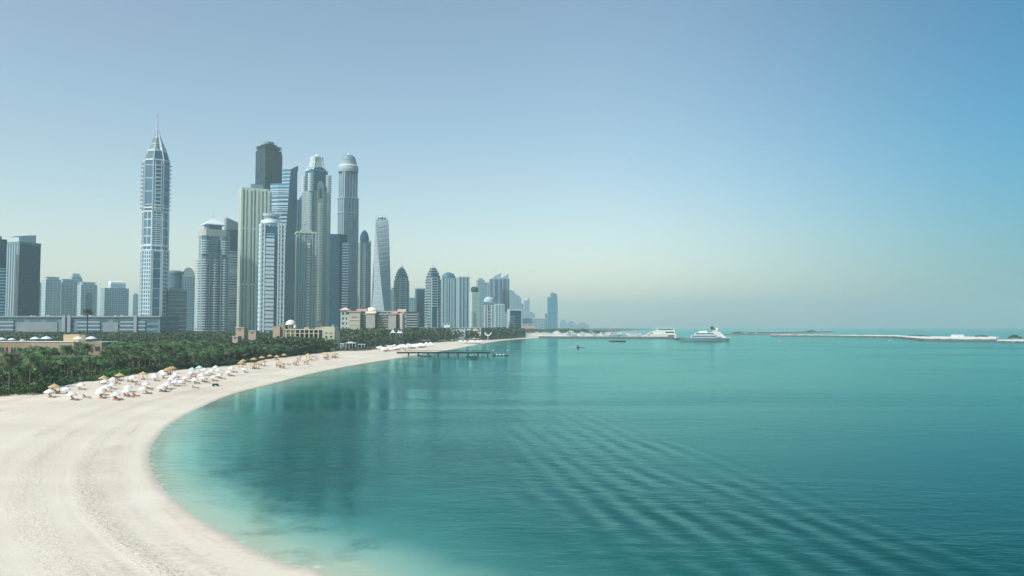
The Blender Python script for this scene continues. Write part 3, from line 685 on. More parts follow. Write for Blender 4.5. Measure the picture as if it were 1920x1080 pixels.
# ---- tan tower with cyan strip in front
T = Tower('tan_residential_tower', 'shorter tan tower with a cyan glass strip in front of the lattice crown', 553, 592, 438, 1380, 6, .8)
T.body([f_tan, tan], cmi=1); W_, D_ = T.a, T.b
T.part('cornice', MB().prism(rect(W_ * 1.08, D_ * 1.08), T.H - 1, T.H + 2), cream); T.roofbox(W_ * .55, D_ * .55, T.H + 2, 4, tan)
T.part('cyan_strip', MB().prism(rect(W_ * .13, 1.4, -W_ * .22, -D_ * .5), T.z(530), T.z(450)), paint('cyan_glass', (.12, .38, .42), .15, .1))
T.part('bay', MB().prism(rect(W_ * .2, 3, W_ * .12, -D_ * .5), 0, T.z(448)), f_tan)
T.slabs(rect(W_ * .1, 2, W_ * .12, -D_ * .5 - 2), 10, T.z(452), 5, 2.2, white)
T.ribs([(-W_ * .38, -D_ * .5), (-W_ * .1, -D_ * .5), (W_ * .3, -D_ * .5), (W_ * .5, -D_ * .5)], 0, T.H, 1.8, 2, tan)

# ---- domed skyscraper
T = Tower('domed_tower', 'tall blue grey skyscraper capped by a ribbed round dome and needle', 631, 672, 322, 1720, 25, .9)
W_, D_ = T.a, T.b; z = T.z; g = paint('blue_stone', (.33, .41, .44), .6, .08); fd = facade('facade_bluegrey_tower', (.36, .43, .46), (.03, .10, .14), 4.6, 3.6, .34, .3)
T.part('lower_shaft', MB().prism(octa(W_ * 1.0, D_ * 1.0, 4), 0, z(373)), fd)
T.part('upper_shaft', MB().prism(octa(W_ * .94, D_ * .94, 4), z(373), z(322)), fd)
r_ = T.W * .45
T.part('drum', MB().lathe([(r_ * 1.02, z(324)), (r_ * 1.06, z(319)), (r_ * 1.0, z(312)), (r_ * .86, z(309)), (r_ * .86, z(304)), (0, z(304))], 28), g)
T.part('drum_ring', MB().lathe([(r_ * .90, z(310)), (r_ * 1.05, z(313)), (r_ * 1.05, z(314)), (r_ * .90, z(315))], 28), white)
T.part('dome_drum', MB().lathe([(r_ * .78, z(304)), (r_ * .80, z(300)), (r_ * .76, z(299))], 28), facade('facade_dome_windows', (.6, .66, .68), (.05, .12, .16), 400, 3.2, 0, .5))
T.part('dome', MB().lathe([(r_ * .76 * math.cos(a_), z(299.5) + (z(290) - z(299.5)) * math.sin(a_)) for a_ in [PI / 2 * i / 8 for i in range(9)]], 28), paint('dome_blue', (.17, .27, .32), .35, .1), smooth=True)
T.part('dome_cap', MB().lathe([(3, z(291)), (1.5, z(288)), (0, z(286))], 10), white); T.mast(z(287), z(277) - z(287), .7)
for yy in (374, 401): T.part('cornice', MB().prism(octa(W_ * 1.08, D_ * 1.08, 4), z(yy), z(yy) + 2.2), g)
T.ribs([(W_ * x_, -D_ * .5) for x_ in (-.46, -.34, -.2, .0, .2, .34, .46)] + [(-W_ * .5, D_ * y_) for y_ in (-.3, 0, .3)], 0, z(374), 1.7, 2.2, g)
T.ribs([(W_ * x_, -D_ * .47) for x_ in (-.40, -.28, -.1, .1, .28, .40)] + [(-W_ * .47, D_ * y_) for y_ in (-.3, 0, .3)], z(373), z(322), 1.6, 2.0, g, 'upper_rib')
T.slabs(rect(W_ * .26, 2.4, -W_ * .0, -D_ * .5 - .6), 10, z(403), 5.4, 1.8, g); T.slabs(rect(2.4, D_ * .3, W_ * .5, 0), 10, z(376), 5.4, 1.8, g)

T = Tower('dark_glass_slab', 'dark blue glass slab with pale balcony edge left of the domed skyscraper', 613, 652, 441, 1500, 10, .9)
T.part('body', MB().prism([(-T.a / 2, -T.b / 2), (0, -T.b / 2 - 4), (T.a / 2, -T.b / 2 + 6), (T.a / 2, T.b / 2), (-T.a / 2, T.b / 2)], 0, T.H, 0, 1), [f_dark, greyc])
T.part('edge_bay', MB().prism(rect(T.a * .3, 8, T.a * .32, -T.b / 2 + 2), 0, T.H - 14), f_glass)
T.slabs(rect(T.a * .34, 8, T.a * .33, -T.b / 2 + .5), 8, T.H - 14, 5, 1.3, paint('band_pale', (.5, .6, .65)))
T = Tower('arched_roof_tower', 'grey brown tower with tall arched blue top right of the domed skyscraper', 671, 694, 455, 1780, 14, .8)
T.body([f_tan]); T.part('arch_head', MB().lathe([(T.a * .46, T.H), (T.a * .46, T.H + 6), (T.a * .42, T.H + 14), (T.a * .3, T.H + 22), (T.a * .12, T.H + 27), (0, T.H + 28)], 20), navy)
T.ribs([(-T.a * .5, -T.b * .5), (0, -T.b * .5), (T.a * .5, -T.b * .5)], 0, T.H + 4, 2, 2, tan)

# ---- twisted tower
T = Tower('twisted_tower', 'pale tower twisting a quarter turn with an open post crown', 698, 733, 413, 2000, 0)
sd_ = T.W * .71; n_ = 26; rings = []
for i in range(n_ + 1):
    f_ = i / n_; a_ = math.radians(78 - 80 * f_); w_ = T.W * (1.12 - .26 * f_ - .17 * f_ * f_) / (abs(math.cos(a_)) + abs(math.sin(a_)))
    rings.append((T.H * f_, rotp(rect(w_, w_), a_)))
T.part('body', MB().loft(rings), facade('facade_twist_panels', (.58, .53, .51), (.42, .28, .30), 4.4, 3.2, .42, .35, .4, 1.4, bump=False))
T.part('crown_core', MB().prism(rotp(rect(sd_ * .45, sd_ * .45), math.radians(-45)), T.H, T.H + 6), darkc)
top = rings[-1][1]
for i in range(4):
    a_, b_ = top[i], top[(i + 1) % 4]
    for f_ in (0, .33, .66):
        x, y = a_[0] + (b_[0] - a_[0]) * f_, a_[1] + (b_[1] - a_[1]) * f_
        T.part('crown_post', MB().prism(rect(1.3, 1.3, x * .96, y * .96), T.H, T.H + 11), white)
    T.part('crown_rail', MB().tube((a_[0] * .96, a_[1] * .96, T.H + 10.4), (b_[0] * .96, b_[1] * .96, T.H + 10.4), .5), white)

# ---- right-hand cluster: twin stepped towers
def stepped(a0, a1, yt, Y_, lb):
    T = Tower('stepped_tower', lb, a0, a1, yt + 28, Y_, 20, .8, group='twin stepped towers with pyramid tops')
    W_, D_ = T.a, T.b
    fs = facade('facade_stepped', (.36, .42, .43), (.03, .06, .08), 5.2, 40, .4, 0)
    T.part('body', MB().prism(octa(W_, D_, 4), 0, T.H), fs)
    ks = [.88, .74, .58, .44]; yy = [yt + 28, yt + 20, yt + 14, yt + 9, yt + 6]
    for k, y0, y1 in zip(ks, yy, yy[1:]): T.part('setback', MB().prism(octa(W_ * k, D_ * k, 3), T.z(y0), T.z(y1)), fs)
    T.part('pyramid_frame', MB().loft([(T.z(yt + 6), rect(W_ * .36, D_ * .36)), (T.z(yt), rect(.5, .5))]), pale)
    T.mast(T.z(yt + 1), 12, .5)
    T.part('dark_window_bay', MB().prism(rect(W_ * .34, 2, -W_ * .05, -D_ * .5 - .6), 0, T.z(yt + 16)), navy)
    T.slabs(rect(W_ * .40, 3.4, -W_ * .05, -D_ * .5 - 1), T.z(yt + 78), T.z(yt + 20), 4.8, 1.5, pale)
    T.slabs(rect(4, D_ * .5, -W_ * .5, 0), 10, T.H - 3, 4.8, 1.5, pale)
    T.slabs(rect(W_ * .2, 3.4, W_ * .38, -D_ * .5), 10, T.H - 3, 4.8, 1.3, greyc)
    T.ribs([(-W_ * .27, -D_ * .52), (W_ * .18, -D_ * .52)], 0, T.z(yt + 24), 2, 2.4, pale)
stepped(737, 768, 498, 1750, 'grey stepped tower with pyramid top just right of the twisted tower')
stepped(796, 828, 497, 1500, 'grey stepped tower with pyramid top beside the tall hazy blue blocks')
def simple(name, lb, a0, a1, yt, Y_, th=12, ratio=.8, mat=None, roof='box', ribs=0, group=None, shape=None, cat='tower'):
    T = Tower(name, lb, a0, a1, yt, Y_, th, ratio, group=group, cat=cat); mat = mat or f_far
    T.body([mat, greyc], pts=shape(T) if shape else None, cmi=1)
    if roof == 'box': T.roofbox(T.a * .5, T.b * .5, T.H, 4 * T.k * .8, greyc)
    if roof == 'slab': T.part('roof_slab', MB().prism(rect(T.a * 1.1, T.b * 1.1), T.H, T.H + 3), pale)
    if roof == 'mast': T.roofbox(T.a * .4, T.b * .4, T.H, 5, greyc); T.mast(T.H, 30, .9)
    if ribs: T.ribs([(-T.a / 2 + T.a * i / (ribs - 1), -T.b / 2) for i in range(ribs)], 0, T.H, 2, 2.4, pale)
    return T
simple('hazy_slab', 'sliver of pale slab tower directly right of the twisted tower', 731, 741, 543, 2500, roof='box')
simple('hazy_slab', 'pale low block between the two stepped towers', 765, 780, 560, 2400, roof='slab')
simple('dark_office_slab', 'dark blue office slab between the two stepped towers', 778, 800, 543, 1900, 12, .8, f_dark, 'slab')
T = simple('curved_top_tower', 'hazy blue striped tower with curved shell roof and thin mast', 826, 856, 522, 2250, 10, .8, f_stripe, None, 6)
T.part('shell_roof', MB().lathe([(T.a * .5, T.H), (T.a * .48, T.H + 6), (T.a * .35, T.H + 13), (T.a * .1, T.H + 17), (0, T.H + 17)], 18, sy=.6), teal_glass); T.mast(T.H + 10, 20, .7, x=-T.a * .1)
T = simple('hazy_blue_tower', 'hazy blue tower with flat framed top right of the curved shell roof', 857, 880, 521, 2350, 14, .8, f_stripe, 'slab', 4)
simple('hazy_blue_block', 'lower hazy blue block joining the shell roof tower and the flat top tower', 848, 866, 527, 2450, 0, .8, f_stripe, 'box', 3)
T = simple('cream_cylinder_tower', 'cream faced tower with dark round cap near the tall pair of pointed roofs', 880, 899, 548, 1750, 24, .8, facade('facade_cream_blank', (.62, .62, .5), (.40, .42, .36), 9, 12, .8, .7), None)
T.part('round_cap', MB().lathe([(T.a * .36, T.H), (T.a * .46, T.H + 4), (T.a * .46, T.H + 8), (T.a * .3, T.H + 12), (0, T.H + 12)], 18), darkc)
T.part('corner_pier', MB().prism(rect(4.5, 4.5, -T.a * .5, -T.b * .5), 0, T.z(582)), cream)
T = Tower('arched_frame_tower', 'pale stone tower with framed front and barrel roof before the pointed pair', 905, 928, 566, 1650, 8, .8)
W_, D_ = T.a, T.b; T.part('body', MB().prism(octa(W_ * .9, D_, 2), 0, T.H), f_tan)
T.part('cornice', MB().prism(rect(W_ * 1.02, D_ * 1.08), T.H - 4, T.H), greyc)
T.part('barrel_roof', MB().lathe([(W_ * .46, T.H), (W_ * .43, T.H + 5), (W_ * .3, T.H + 9), (0, T.H + 11)], 18, sy=.7), pale)
T.ribs([(-W_ * .42, -D_ * .5 - 1), (-W_ * .2, -D_ * .5 - 1), (W_ * .2, -D_ * .5 - 1), (W_ * .42, -D_ * .5 - 1)], 0, T.H - 6, 2.4, 2.4, pale)
T.slabs(rect(W_ * .34, 2, 0, -D_ * .5 - .6), 8, T.H - 10, 6, 1.4, pale)
T = simple('hazy_stepped_block', 'hazy grey stepped apartment tower behind the cream cylinder capped one', 893, 909, 525, 2700, 12, .8)
T = simple('hazy_apartment_tower', 'hazy grey brown apartment tower with pale rooftop frame left of pointed pair', 905, 922, 531, 2900, 12, .8, None, 'slab', 3)
# pointed pair
for (a0, a1, yt, yl, Y_, lb) in ((917, 941, 512, 524, 2800, 'hazy blue tower with slanted sail roof and thin mast, left of its twin'), (937, 955, 514, 523, 2850, 'hazy blue tower with slanted sail roof, right of its twin without mast')):
    T = Tower('sail_roof_tower', lb, a0, a1, yl, Y_, 8, .7, group='pair of towers with slanted sail roofs'); W_, D_ = T.a, T.b
    T.body([f_glass]); s_ = MB(); pts = [(-W_ / 2, T.H), (W_ * .42, T.H), (W_ * .42, T.z(yt)), (0, T.z((yt + yl) / 2 - 1))]
    s_.face([(x, -D_ / 2, q_) for x, q_ in pts]); s_.face([(x, -D_ / 2 + 6, q_) for x, q_ in pts[::-1]])
    for p, q_ in zip(pts, pts[1:] + pts[:1]): s_.face([(q_[0], -D_ / 2, q_[1]), (p[0], -D_ / 2, p[1]), (p[0], -D_ / 2 + 6, p[1]), (q_[0], -D_ / 2 + 6, q_[1])])
    T.part('sail_roof', s_, paint('sail_glass', (.30, .44, .50), .3, .05))
    T.ribs([(-W_ * .25, -D_ / 2), (W_ * .25, -D_ / 2)], 0, T.H, 2, 2, pale)
    if a0 == 917: T.mast(T.H - 60, 105, 1.1, x=-W_ * .12, y=-D_ / 2 - 2)
simple('hazy_slab_tower', 'mid height hazy grey tower below the pointed pair', 928, 945, 572, 2300, 8, .8, f_far, 'slab', 4)
simple('hazy_side_tower', 'slim hazy tower below the right sail roof', 944, 954, 588, 2400, 8, .8, f_far, 'box', 3)
for i, (a0, a1, yt) in enumerate(((952, 960, 545), (957, 966, 549), (963, 971, 553), (968, 977, 558), (974, 982, 570))):
    simple('hazy_tower', f'{nth(i + 1)} from the left of the hazy towers descending right of the sail roofs', a0, a1, yt, 3300 + i * 60, 6, .8, f_far, 'box' if i % 2 else 'slab', group='hazy towers stepping down towards the sea')
T = Tower('framed_dark_office', 'short dark glass office block within a pale square frame near the harbour', 952, 978, 583, 1700, 14, .7)
T.body([f_dark, pale], cmi=1); T.part('frame', MB().box(-T.a * .54, -T.a * .48, -T.b / 2 - 1.5, T.b / 2, 0, T.H + 4).box(T.a * .48, T.a * .54, -T.b / 2 - 1.5, T.b / 2, 0, T.H + 4).box(-T.a * .479, T.a * .479, -T.b / 2 - 1.5, T.b / 2, T.H + .3, T.H + 4), pale)
T.slabs(rect(T.a * .4, 1.6, -T.a * .25, -T.b / 2 - .5), 6, T.H - 6, 5, 1.1, paint('warm_stone', (.42, .47, .42)), 'ledge')
T = simple('lone_hazy_tower', 'slim hazy tower with rounded cap standing apart right of the descending row', 983, 993, 563, 3300, 0, 1, f_far, None)
T.part('round_cap', MB().lathe([(T.a * .45, T.H), (T.a * .4, T.H + 8), (0, T.H + 13)], 14), pale)
simple('hazy_low_block', 'low hazy block at the foot of the slim round capped tower', 988, 1003, 588, 3200, 0, 1, f_far, 'box', cat='building')
simple('hazy_long_building', 'long low hazy building running to the last stepped tower', 978, 1022, 598, 2900, 0, .3, f_far, 'slab', cat='building')
T = Tower('last_stepped_tower', 'blue glass tower stepped on its left side, last before the open sea', 1021, 1046, 557, 3100, 0, .7)
W_, D_ = T.W, T.b; fb = facade('facade_sea_tower', (.20, .30, .35), (.05, .16, .21), 6, 5, .2, .15)
T.part('body', MB().prism(rect(W_ * .76, D_, W_ * .1), 0, T.H), fb)
T.part('upper_block', MB().loft([(T.H, rect(W_ * .5, D_ * .9, W_ * .2)), (T.z(551), rect(W_ * .5, D_ * .9, W_ * .2))]), fb)
T.part('roof_crest', MB().prism(rect(W_ * .3, D_ * .5, W_ * .12), T.z(551), T.z(548.5)), greyc)
T.part('lower_wing', MB().prism(rect(W_ * .16, D_, -W_ * .38), 0, T.z(588)), fb)
for i, (a0, a1, yt, lb) in enumerate(((1050, 1062, 603, 'faint hazy block on the shore just right of the last stepped tower'), (1062, 1080, 606, 'second faint hazy block on the shore beyond the last stepped tower'), (1080, 1104, 608.5, 'faintest long hazy block far along the shore'))):
    simple('faint_building', lb, a0, a1, yt, 4300, 0, .5, f_far, 'box', cat='building')
simple('white_gap_tower', 'slim pale grey tower behind the pyramid roofed and white banded towers', 424, 434, 470, 2100, 0, .8, f_far, 'box')
# ============================================================ LOW BUILDINGS
def local_root(name, lb, px, py, Y, rot=0, cat='building', base=BASE, group=None):
    p = P(px, py, Y); return empty(name, (p.x, Y, base), rot, label=lb, cat=cat, group=group)
class Low:
    """a building whose front stands at depth Y; x and z are read off picture coordinates"""
    def __init__(s, name, lb, px, Y, cat='building', group=None):
        s.Y = Y; s.ox = P(px, HZ, Y).x; s.root = empty(name, (s.ox, Y, BASE), 0, label=lb, cat=cat, group=group)
    def x(s, px): return P(px, HZ, s.Y).x - s.ox
    def z(s, py): return P(960, py, s.Y).z - BASE
    def box(s, name, x0, x1, y1, y0, d0, d1, mat, cmat=None, pa=None):
        mb = MB().box(s.x(x0), s.x(x1), d0, d1, s.z(y0) if y0 is not None else 0, s.z(y1), 0, 1 if cmat else 0)
        return ob(name, mb, [mat, cmat] if cmat else mat, pa or s.root)
sandshaded = paint('sand_render_shaded', (.33, .26, .175), .9, .1, .15); sandlit = paint('sand_render_lit', (.40, .33, .235), .9, .08, .15)  # one sand render in shaded and lit tones, sun painted into the colour
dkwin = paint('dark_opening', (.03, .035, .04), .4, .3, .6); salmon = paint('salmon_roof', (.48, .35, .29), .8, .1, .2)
creamroof = paint('cream_roof', (.72, .66, .52), .8, .06, .2)
# long low mall
L = Low('long_mall_building', 'very long low blue grey building with window bands behind the palm grove', 120, 1100)
mallm = facade('facade_mall', (.19, .25, .28), (.06, .10, .13), 7.5, 23, .45, .3, .3, 1.5)
L.box('body', -80, 300, 595, None, 0, 60, mallm, greyc)
L.box('roof_edge', -82, 302, 592.5, 594.9, -2, 62, paint('roof_edge_grey', (.27, .33, .36), .7))
for a0, a1 in ((-40, 26), (146, 188), (226, 250), (258, 273)):
    L.box('window_band', a0, a1, 600, 622, -1.2, -.1, facade('facade_mall_white_bands', (.42, .49, .52), (.03, .07, .10), 5.2, 500, .35, 0))
for a0, a1 in ((32, 108), (194, 222)): L.box('wall_panel', a0, a1, 604, 622, -1.0, -.1, paint('panel_warmgrey', (.22, .27, .285), .8, .15, .1))
for px in (118, 128, 252): L.box('stair_tower', px, px + 6, 591, 623, -3, -.1, paint('roof_edge_grey', (.27, .33, .36)))
for i, px in enumerate((40, 62, 70, 112, 135, 150, 200, 212, 243)): L.box('roof_unit', px, px + 3 + i % 3 * 2, 590.6, 592.4, 20, 30, pale)
# sand coloured villa
L = Low('sand_villa', 'long sand coloured two storey villa with flat white edged roof among palms', 90, 440, 'villa')
lw = L.box('left_wing', -60, 69, 641, None, 0, 24, sandshaded, white)
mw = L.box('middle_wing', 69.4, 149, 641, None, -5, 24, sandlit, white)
rw = L.box('right_wing', 149.3, 190, 641.5, None, 1, 22, sandshaded, pale)
L.box('roof_block', 104, 135, 627.5, 640.8, 8, 18, paint('sand_block', (.50, .37, .22), .9, .06)); L.box('roof_block_side', 135.2, 146, 628.5, 640.8, 8.3, 17.8, sandshaded)
L.box('parapet', -60, 69, 639.3, 640.9, -.3, .6, white); L.box('parapet', 69.4, 149, 639.3, 640.9, -5.3, -4.4, white)
for a0, a1, b0, b1 in ((-20, -4, 651.5, 661), (0, 3, 651.5, 661), (5, 9, 651.5, 661), (12, 16, 651.5, 661), (22, 25, 651.5, 661), (27, 30.5, 651.5, 661), (33, 39, 651.5, 661)):
    L.box('window', a0, a1, b0, b1, -.12, .1, dkwin, pa=lw)
def arch(L, name, x0, x1, yt, yb, d, mat):
    xa, xb = L.x(x0), L.x(x1); r = (xb - xa) / 2; zt = L.z(yt); mb = MB()
    A = [(xa, L.z(yb))] + [((xa + xb) / 2 - r * math.cos(PI * i / 8), zt - r * .6 + r * .6 * math.sin(PI * i / 8)) for i in range(9)] + [(xb, L.z(yb))]
    mb.face([(p[0], d, p[1]) for p in A]); mb.face([(p[0], d + .15, p[1]) for p in A[::-1]])
    for p, q_ in zip(A, A[1:] + A[:1]): mb.face([(p[0], d, p[1]), (p[0], d + .15, p[1]), (q_[0], d + .15, q_[1]), (q_[0], d, q_[1])])
    return ob(name, mb, mat, L.root)
arch(L, 'arched_opening', 46, 59, 652, 663, -.14, dkwin)
for a0, a1 in ((73, 81), (86, 99)): L.box('window', a0, a1, 651, 660.5, -5.12, -4.9, dkwin, pa=mw)
arch(L, 'arched_opening', 105, 120, 651, 663, -5.14, dkwin); L.box('window', 140, 144.5, 649, 657, -5.12, -4.9, dkwin)
for a0 in (153, 158, 163): L.box('window', a0, a0 + 3.4, 651, 660, .86, 1.1, dkwin, pa=rw)
L.box('window', 178, 187, 650, 658, .86, 1.1, dkwin)
# white cloth sunshades on the villa roof
can = MB().lathe([(0, 1.15), (.8, .98), (1.7, .55), (2.35, 0)], 12)
rs_m = can.mesh('canopy', [white]); rp_m = MB().tube((0, 0, -1.2), (0, 0, 1), .06).mesh('pole', [greyc])
for i, (px, py, sc) in enumerate(((3, 639.5, 1.0), (22, 638.5, .85), (42, 639, .6), (66, 637, 1.15), (87, 640, 1.3), (147, 637, 1.25), (171, 639, 1.3))):
    p = P(px, py, 444 if px not in (66,) else 450)
    e_ = empty('roof_sunshade', (p.x, p.y, BASE + L.z(641) + 1.2 * sc), label=f'{nth(i + 1)} white cloth sunshade from the left on the sand villa roof', cat='sunshade', group='white sunshades on the villa roof')
    link('canopy', rs_m, e_); link('pole', rp_m, e_); e_.scale = (sc,) * 3
# domed hotel with arcade
L = Low('domed_hotel', 'cream hotel with white dome on a drum and a two storey arcade', 570, 700, 'hotel')
stone = paint('greenish_cream', (.50, .50, .36), .85, .1, .1)
L.box('left_block', 513, 526, 612, None, -2, 12, sandlit); L.box('left_block_side', 526.2, 534, 609.5, None, 0, 14, sandshaded)
L.box('drum_base', 530, 552, 617.5, None, 1, 13, stone)
xc = L.x(541); r_ = (L.x(549.5) - L.x(532)) / 2
dr_ = ob('drum', MB().lathe([(r_ * .92, L.z(618)), (r_ * .92, L.z(609.4)), (r_ * 1.1, L.z(609.4)), (r_ * 1.1, L.z(608.8))], 20, xc, 7), sandlit, L.root)
ob('dome', MB().lathe([(r_ * 1.12 * math.cos(a_), L.z(608.8) + (L.z(599.5) - L.z(608.8)) * math.sin(a_)) for a_ in [PI / 2 * i / 8 for i in range(9)]], 24, xc, 7), paint('dome_white', (.76, .72, .66), .6, .04), L.root, smooth=True)
for a0 in (536, 540.4, 544.5): L.box('drum_window', a0, a0 + 1.6, 611.5, 616, 7 - r_ * .96, 7 - r_ * .8, dkwin, pa=dr_)
ob('small_dome', MB().lathe([(1.2, L.z(615)), (1.2, L.z(612.3)), (1.1, L.z(611)), (.6, L.z(609.8)), (0, L.z(609.2))], 12, L.x(552), 2), white, L.root)
L.box('arcade_roof', 534, 606, 616.8, 618.9, -1, 12, stone); L.box('arcade_floor', 534, 606, 624.3, 625.6, -.6, 11, stone)
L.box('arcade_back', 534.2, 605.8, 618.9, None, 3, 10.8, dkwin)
for i in range(9): L.box('column', 536 + i * 8.6, 538 + i * 8.6, 619, 634, -.8, .6, stone)
L.box('right_block', 606.2, 629, 612.5, None, -3, 12, stone, pale); L.box('right_annex', 629.3, 633, 620, None, -1, 10, stone)
for i in range(4): L.box('louvre', 600.5, 605.5, 619.8 + i * 3.4, 621.6 + i * 3.4, -1.6, -1.05, dkwin)
for a0 in (611, 620): L.box('window', a0, a0 + 4.5, 624, 625.6, -3.1, -2.9, dkwin); L.box('window', a0 + .5, a0 + 4.5, 630, 633, -3.1, -2.9, dkwin)
for a0, b0, b1 in ((568, 613.5, 616.7), (589, 614, 616.7), (598, 612.5, 616.7)): L.box('roof_pavilion', a0, a0 + 9, b0, b1, 4, 10, sandlit)
L.box('roof_tank', 620, 625, 608.5, 612.4, 3, 7, greyc)
for lb, a0, a1, yt, Y_, mt in (('small pinkish sand house half hidden in trees left of the dome', 442, 458, 615, 760, sandlit), ('tiny salmon hut poking out of the tree tops', 436, 446, 631, 640, salmon), ('small square cream house just left of the domed hotel', 466, 480, 621, 730, sandlit)):
    L = Low('garden_house', lb, (a0 + a1) / 2, Y_, 'house', group=None)
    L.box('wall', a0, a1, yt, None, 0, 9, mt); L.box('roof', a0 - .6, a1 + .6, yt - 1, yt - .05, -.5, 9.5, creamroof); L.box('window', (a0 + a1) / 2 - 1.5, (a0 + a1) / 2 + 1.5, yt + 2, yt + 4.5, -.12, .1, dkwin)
# salmon roofed resort hotel
L = Low('salmon_roof_hotel', 'stepped beige resort hotel with salmon roofs, cream dome and dark balconies', 710, 1080, 'hotel')
hb_ = paint('beige_wall', (.42, .43, .34), .85, .07, .1); hs = paint('grey_beige_wall', (.36, .37, .32), .85, .07, .1)
punched = facade('facade_arch_windows', (.58, .52, .43), (.05, .06, .07), 6.6, 4.9, .5, .45, .5, 1.4)
L.box('corner_tower', 640, 653, 582, None, -6, 10, punched, creamroof)
mb = MB().loft([(L.z(581.9), rect(L.x(655.5) - L.x(638.5), 20, L.x(647), 2)), (L.z(581), rect(L.x(655.5) - L.x(638.5), 20, L.x(647), 2)), (L.z(576.5), rect(2, 2, L.x(647), 2))]); ob('hipped_roof', mb, paint('tower_roof', (.62, .50, .44), .8), L.root)
L.box('front_annex', 653.2, 660, 590, None, -9, 8, punched)
L.box('wing', 658, 678.5, 585.6, None, -14, 14, hb_, salmon); L.box('wing_roof', 655, 680, 583.4, 585.5, -15, 15, salmon)
L.box('wing_slot', 663, 673, 594.3, 595.6, -14.15, -13.9, dkwin); L.box('wing_ledge', 658, 678.5, 599.5, 600.2, -14.6, -14.05, creamroof); L.box('wing_ledge', 658, 678.5, 607.8, 608.5, -14.6, -14.05, creamroof)
L.box('back_block', 654, 757, 582.6, None, 14.2, 34, hs, salmon)
L.box('back_roof', 664, 684, 578.8, 582.5, 16, 30, salmon)
xd = L.x(692); rd = (L.x(702) - L.x(680)) / 2
ob('cream_dome', MB().lathe([(rd, L.z(582.5)), (rd * .95, L.z(579.5)), (rd * .6, L.z(576)), (0, L.z(575))], 20, xd, 24), creamroof, L.root, smooth=True)
L.box('wing', 689.5, 706, 588.4, None, -14, 14, hs, creamroof); L.box('wing_roof', 688.5, 707.5, 583.6, 588.3, -12, 14, creamroof); L.box('wing_eave', 688.3, 707, 587.3, 588.35, -15, -12.1, creamroof)
L.box('wing', 731, 745, 590, None, -14, 14, hs, salmon); L.box('wing_roof', 727.5, 746, 588, 589.9, -15, 14.1, salmon)
L.box('upper_roof', 733, 760, 584.8, 587.9, 4, 14, salmon); L.box('roof_lantern', 744, 760, 579.5, 584.7, 5, 13, paint('pink_wall', (.60, .46, .40), .8))
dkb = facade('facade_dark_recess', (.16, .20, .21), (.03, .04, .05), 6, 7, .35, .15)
for a0, a1 in ((678.8, 689.2), (706.3, 730.7), (745.3, 751.8)):
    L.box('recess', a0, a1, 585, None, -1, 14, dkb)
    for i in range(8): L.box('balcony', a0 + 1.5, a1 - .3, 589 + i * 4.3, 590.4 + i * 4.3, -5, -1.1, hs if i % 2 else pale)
L.box('pink_strip', 752, 756.8, 587, None, -12, 14, paint('pink_wall', (.60, .46, .40)))
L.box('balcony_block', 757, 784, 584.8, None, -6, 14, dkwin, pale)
for i in range(7): L.box('balcony', 764, 784.4, 588.5 + i * 4.6, 590.3 + i * 4.6, -8.5, -6.1, paint('band_teal', (.34, .42, .42), .7))
L.box('end_wall', 757.2, 763.5, 586, None, -9, -6.05, facade('facade_hotel_end', (.40, .46, .46), (.05, .08, .09), 6.5, 4, .5, .5))
# low terraces and roofs beyond the trees
for nm_, lb, a0, a1, yt, yb, Y_, mt in (('low_terrace_building', 'long pale low terrace roof under the hazy blue blocks', 788, 872, 615, 618, 1150, pale), ('cream_pavilion', 'cream low pavilion with round drums near the cream cylinder tower', 868, 902, 615, 622, 1250, creamroof), ('white_kiosk', 'small white rooftop kiosk under the second stepped tower', 832, 844, 606.5, 612, 1300, white), ('salmon_shed', 'small salmon walled shed left of the framed office block', 944, 953, 609, 616, 2600, salmon), ('salmon_villa', 'salmon roofed low villa right of the framed office block', 978, 998, 608, 616, 2700, salmon), ('grey_warehouse', 'long grey blue low warehouse behind the marina trees', 990, 1010, 610, 617, 2800, hs)):
    L = Low(nm_, lb, (a0 + a1) / 2, Y_)
    L.box('wall', a0, a1, yt, None, 0, 14, mt); L.box('roof', a0 - 1, a1 + 1, yt - .8, yt - .05, -1, 15, pale)
    n_ = max(2, int((a1 - a0) / 9))
    for i in range(n_): L.box('window', a0 + (i + .3) * (a1 - a0) / n_, a0 + (i + .7) * (a1 - a0) / n_, yt + 1, yt + 2.4, -.3, -.02, dkwin)
# white tents
for i, (px, w, yt, yb) in enumerate(((736.5, 13, 617, 624), (747.5, 8, 618, 624.5), (752, 8, 619.5, 624.5))):
    L = Low('peaked_tent', ('large white peaked tent in front of the salmon roofed hotel', 'middle white peaked tent right of the large one', 'smallest white peaked tent at the end of three')[i], px, 900, 'tent', 'white peaked tents')
    hw = L.x(px + w / 2); mb = MB(); zt, zb = L.z(yt), L.z(yb)
    R0 = [(hw, 0), (0, hw), (-hw, 0), (0, -hw)]
    rings = [(zb, rotp(rect(hw * 1.5, hw * 1.5), .3)), (zb + (zt - zb) * .35, rotp(rect(hw * .8, hw * .8), .3)), (zb + (zt - zb) * .7, rotp(rect(hw * .3, hw * .3), .3)), (zt, rotp(rect(.15, .15), .3))]
    ob('canopy', MB().loft(rings), white, L.root)
    for x, y in rotp(rect(hw * 1.44, hw * 1.44), .3): ob('pole', MB().tube((x, y, 0), (x, y, zb), .12), steel, L.root)
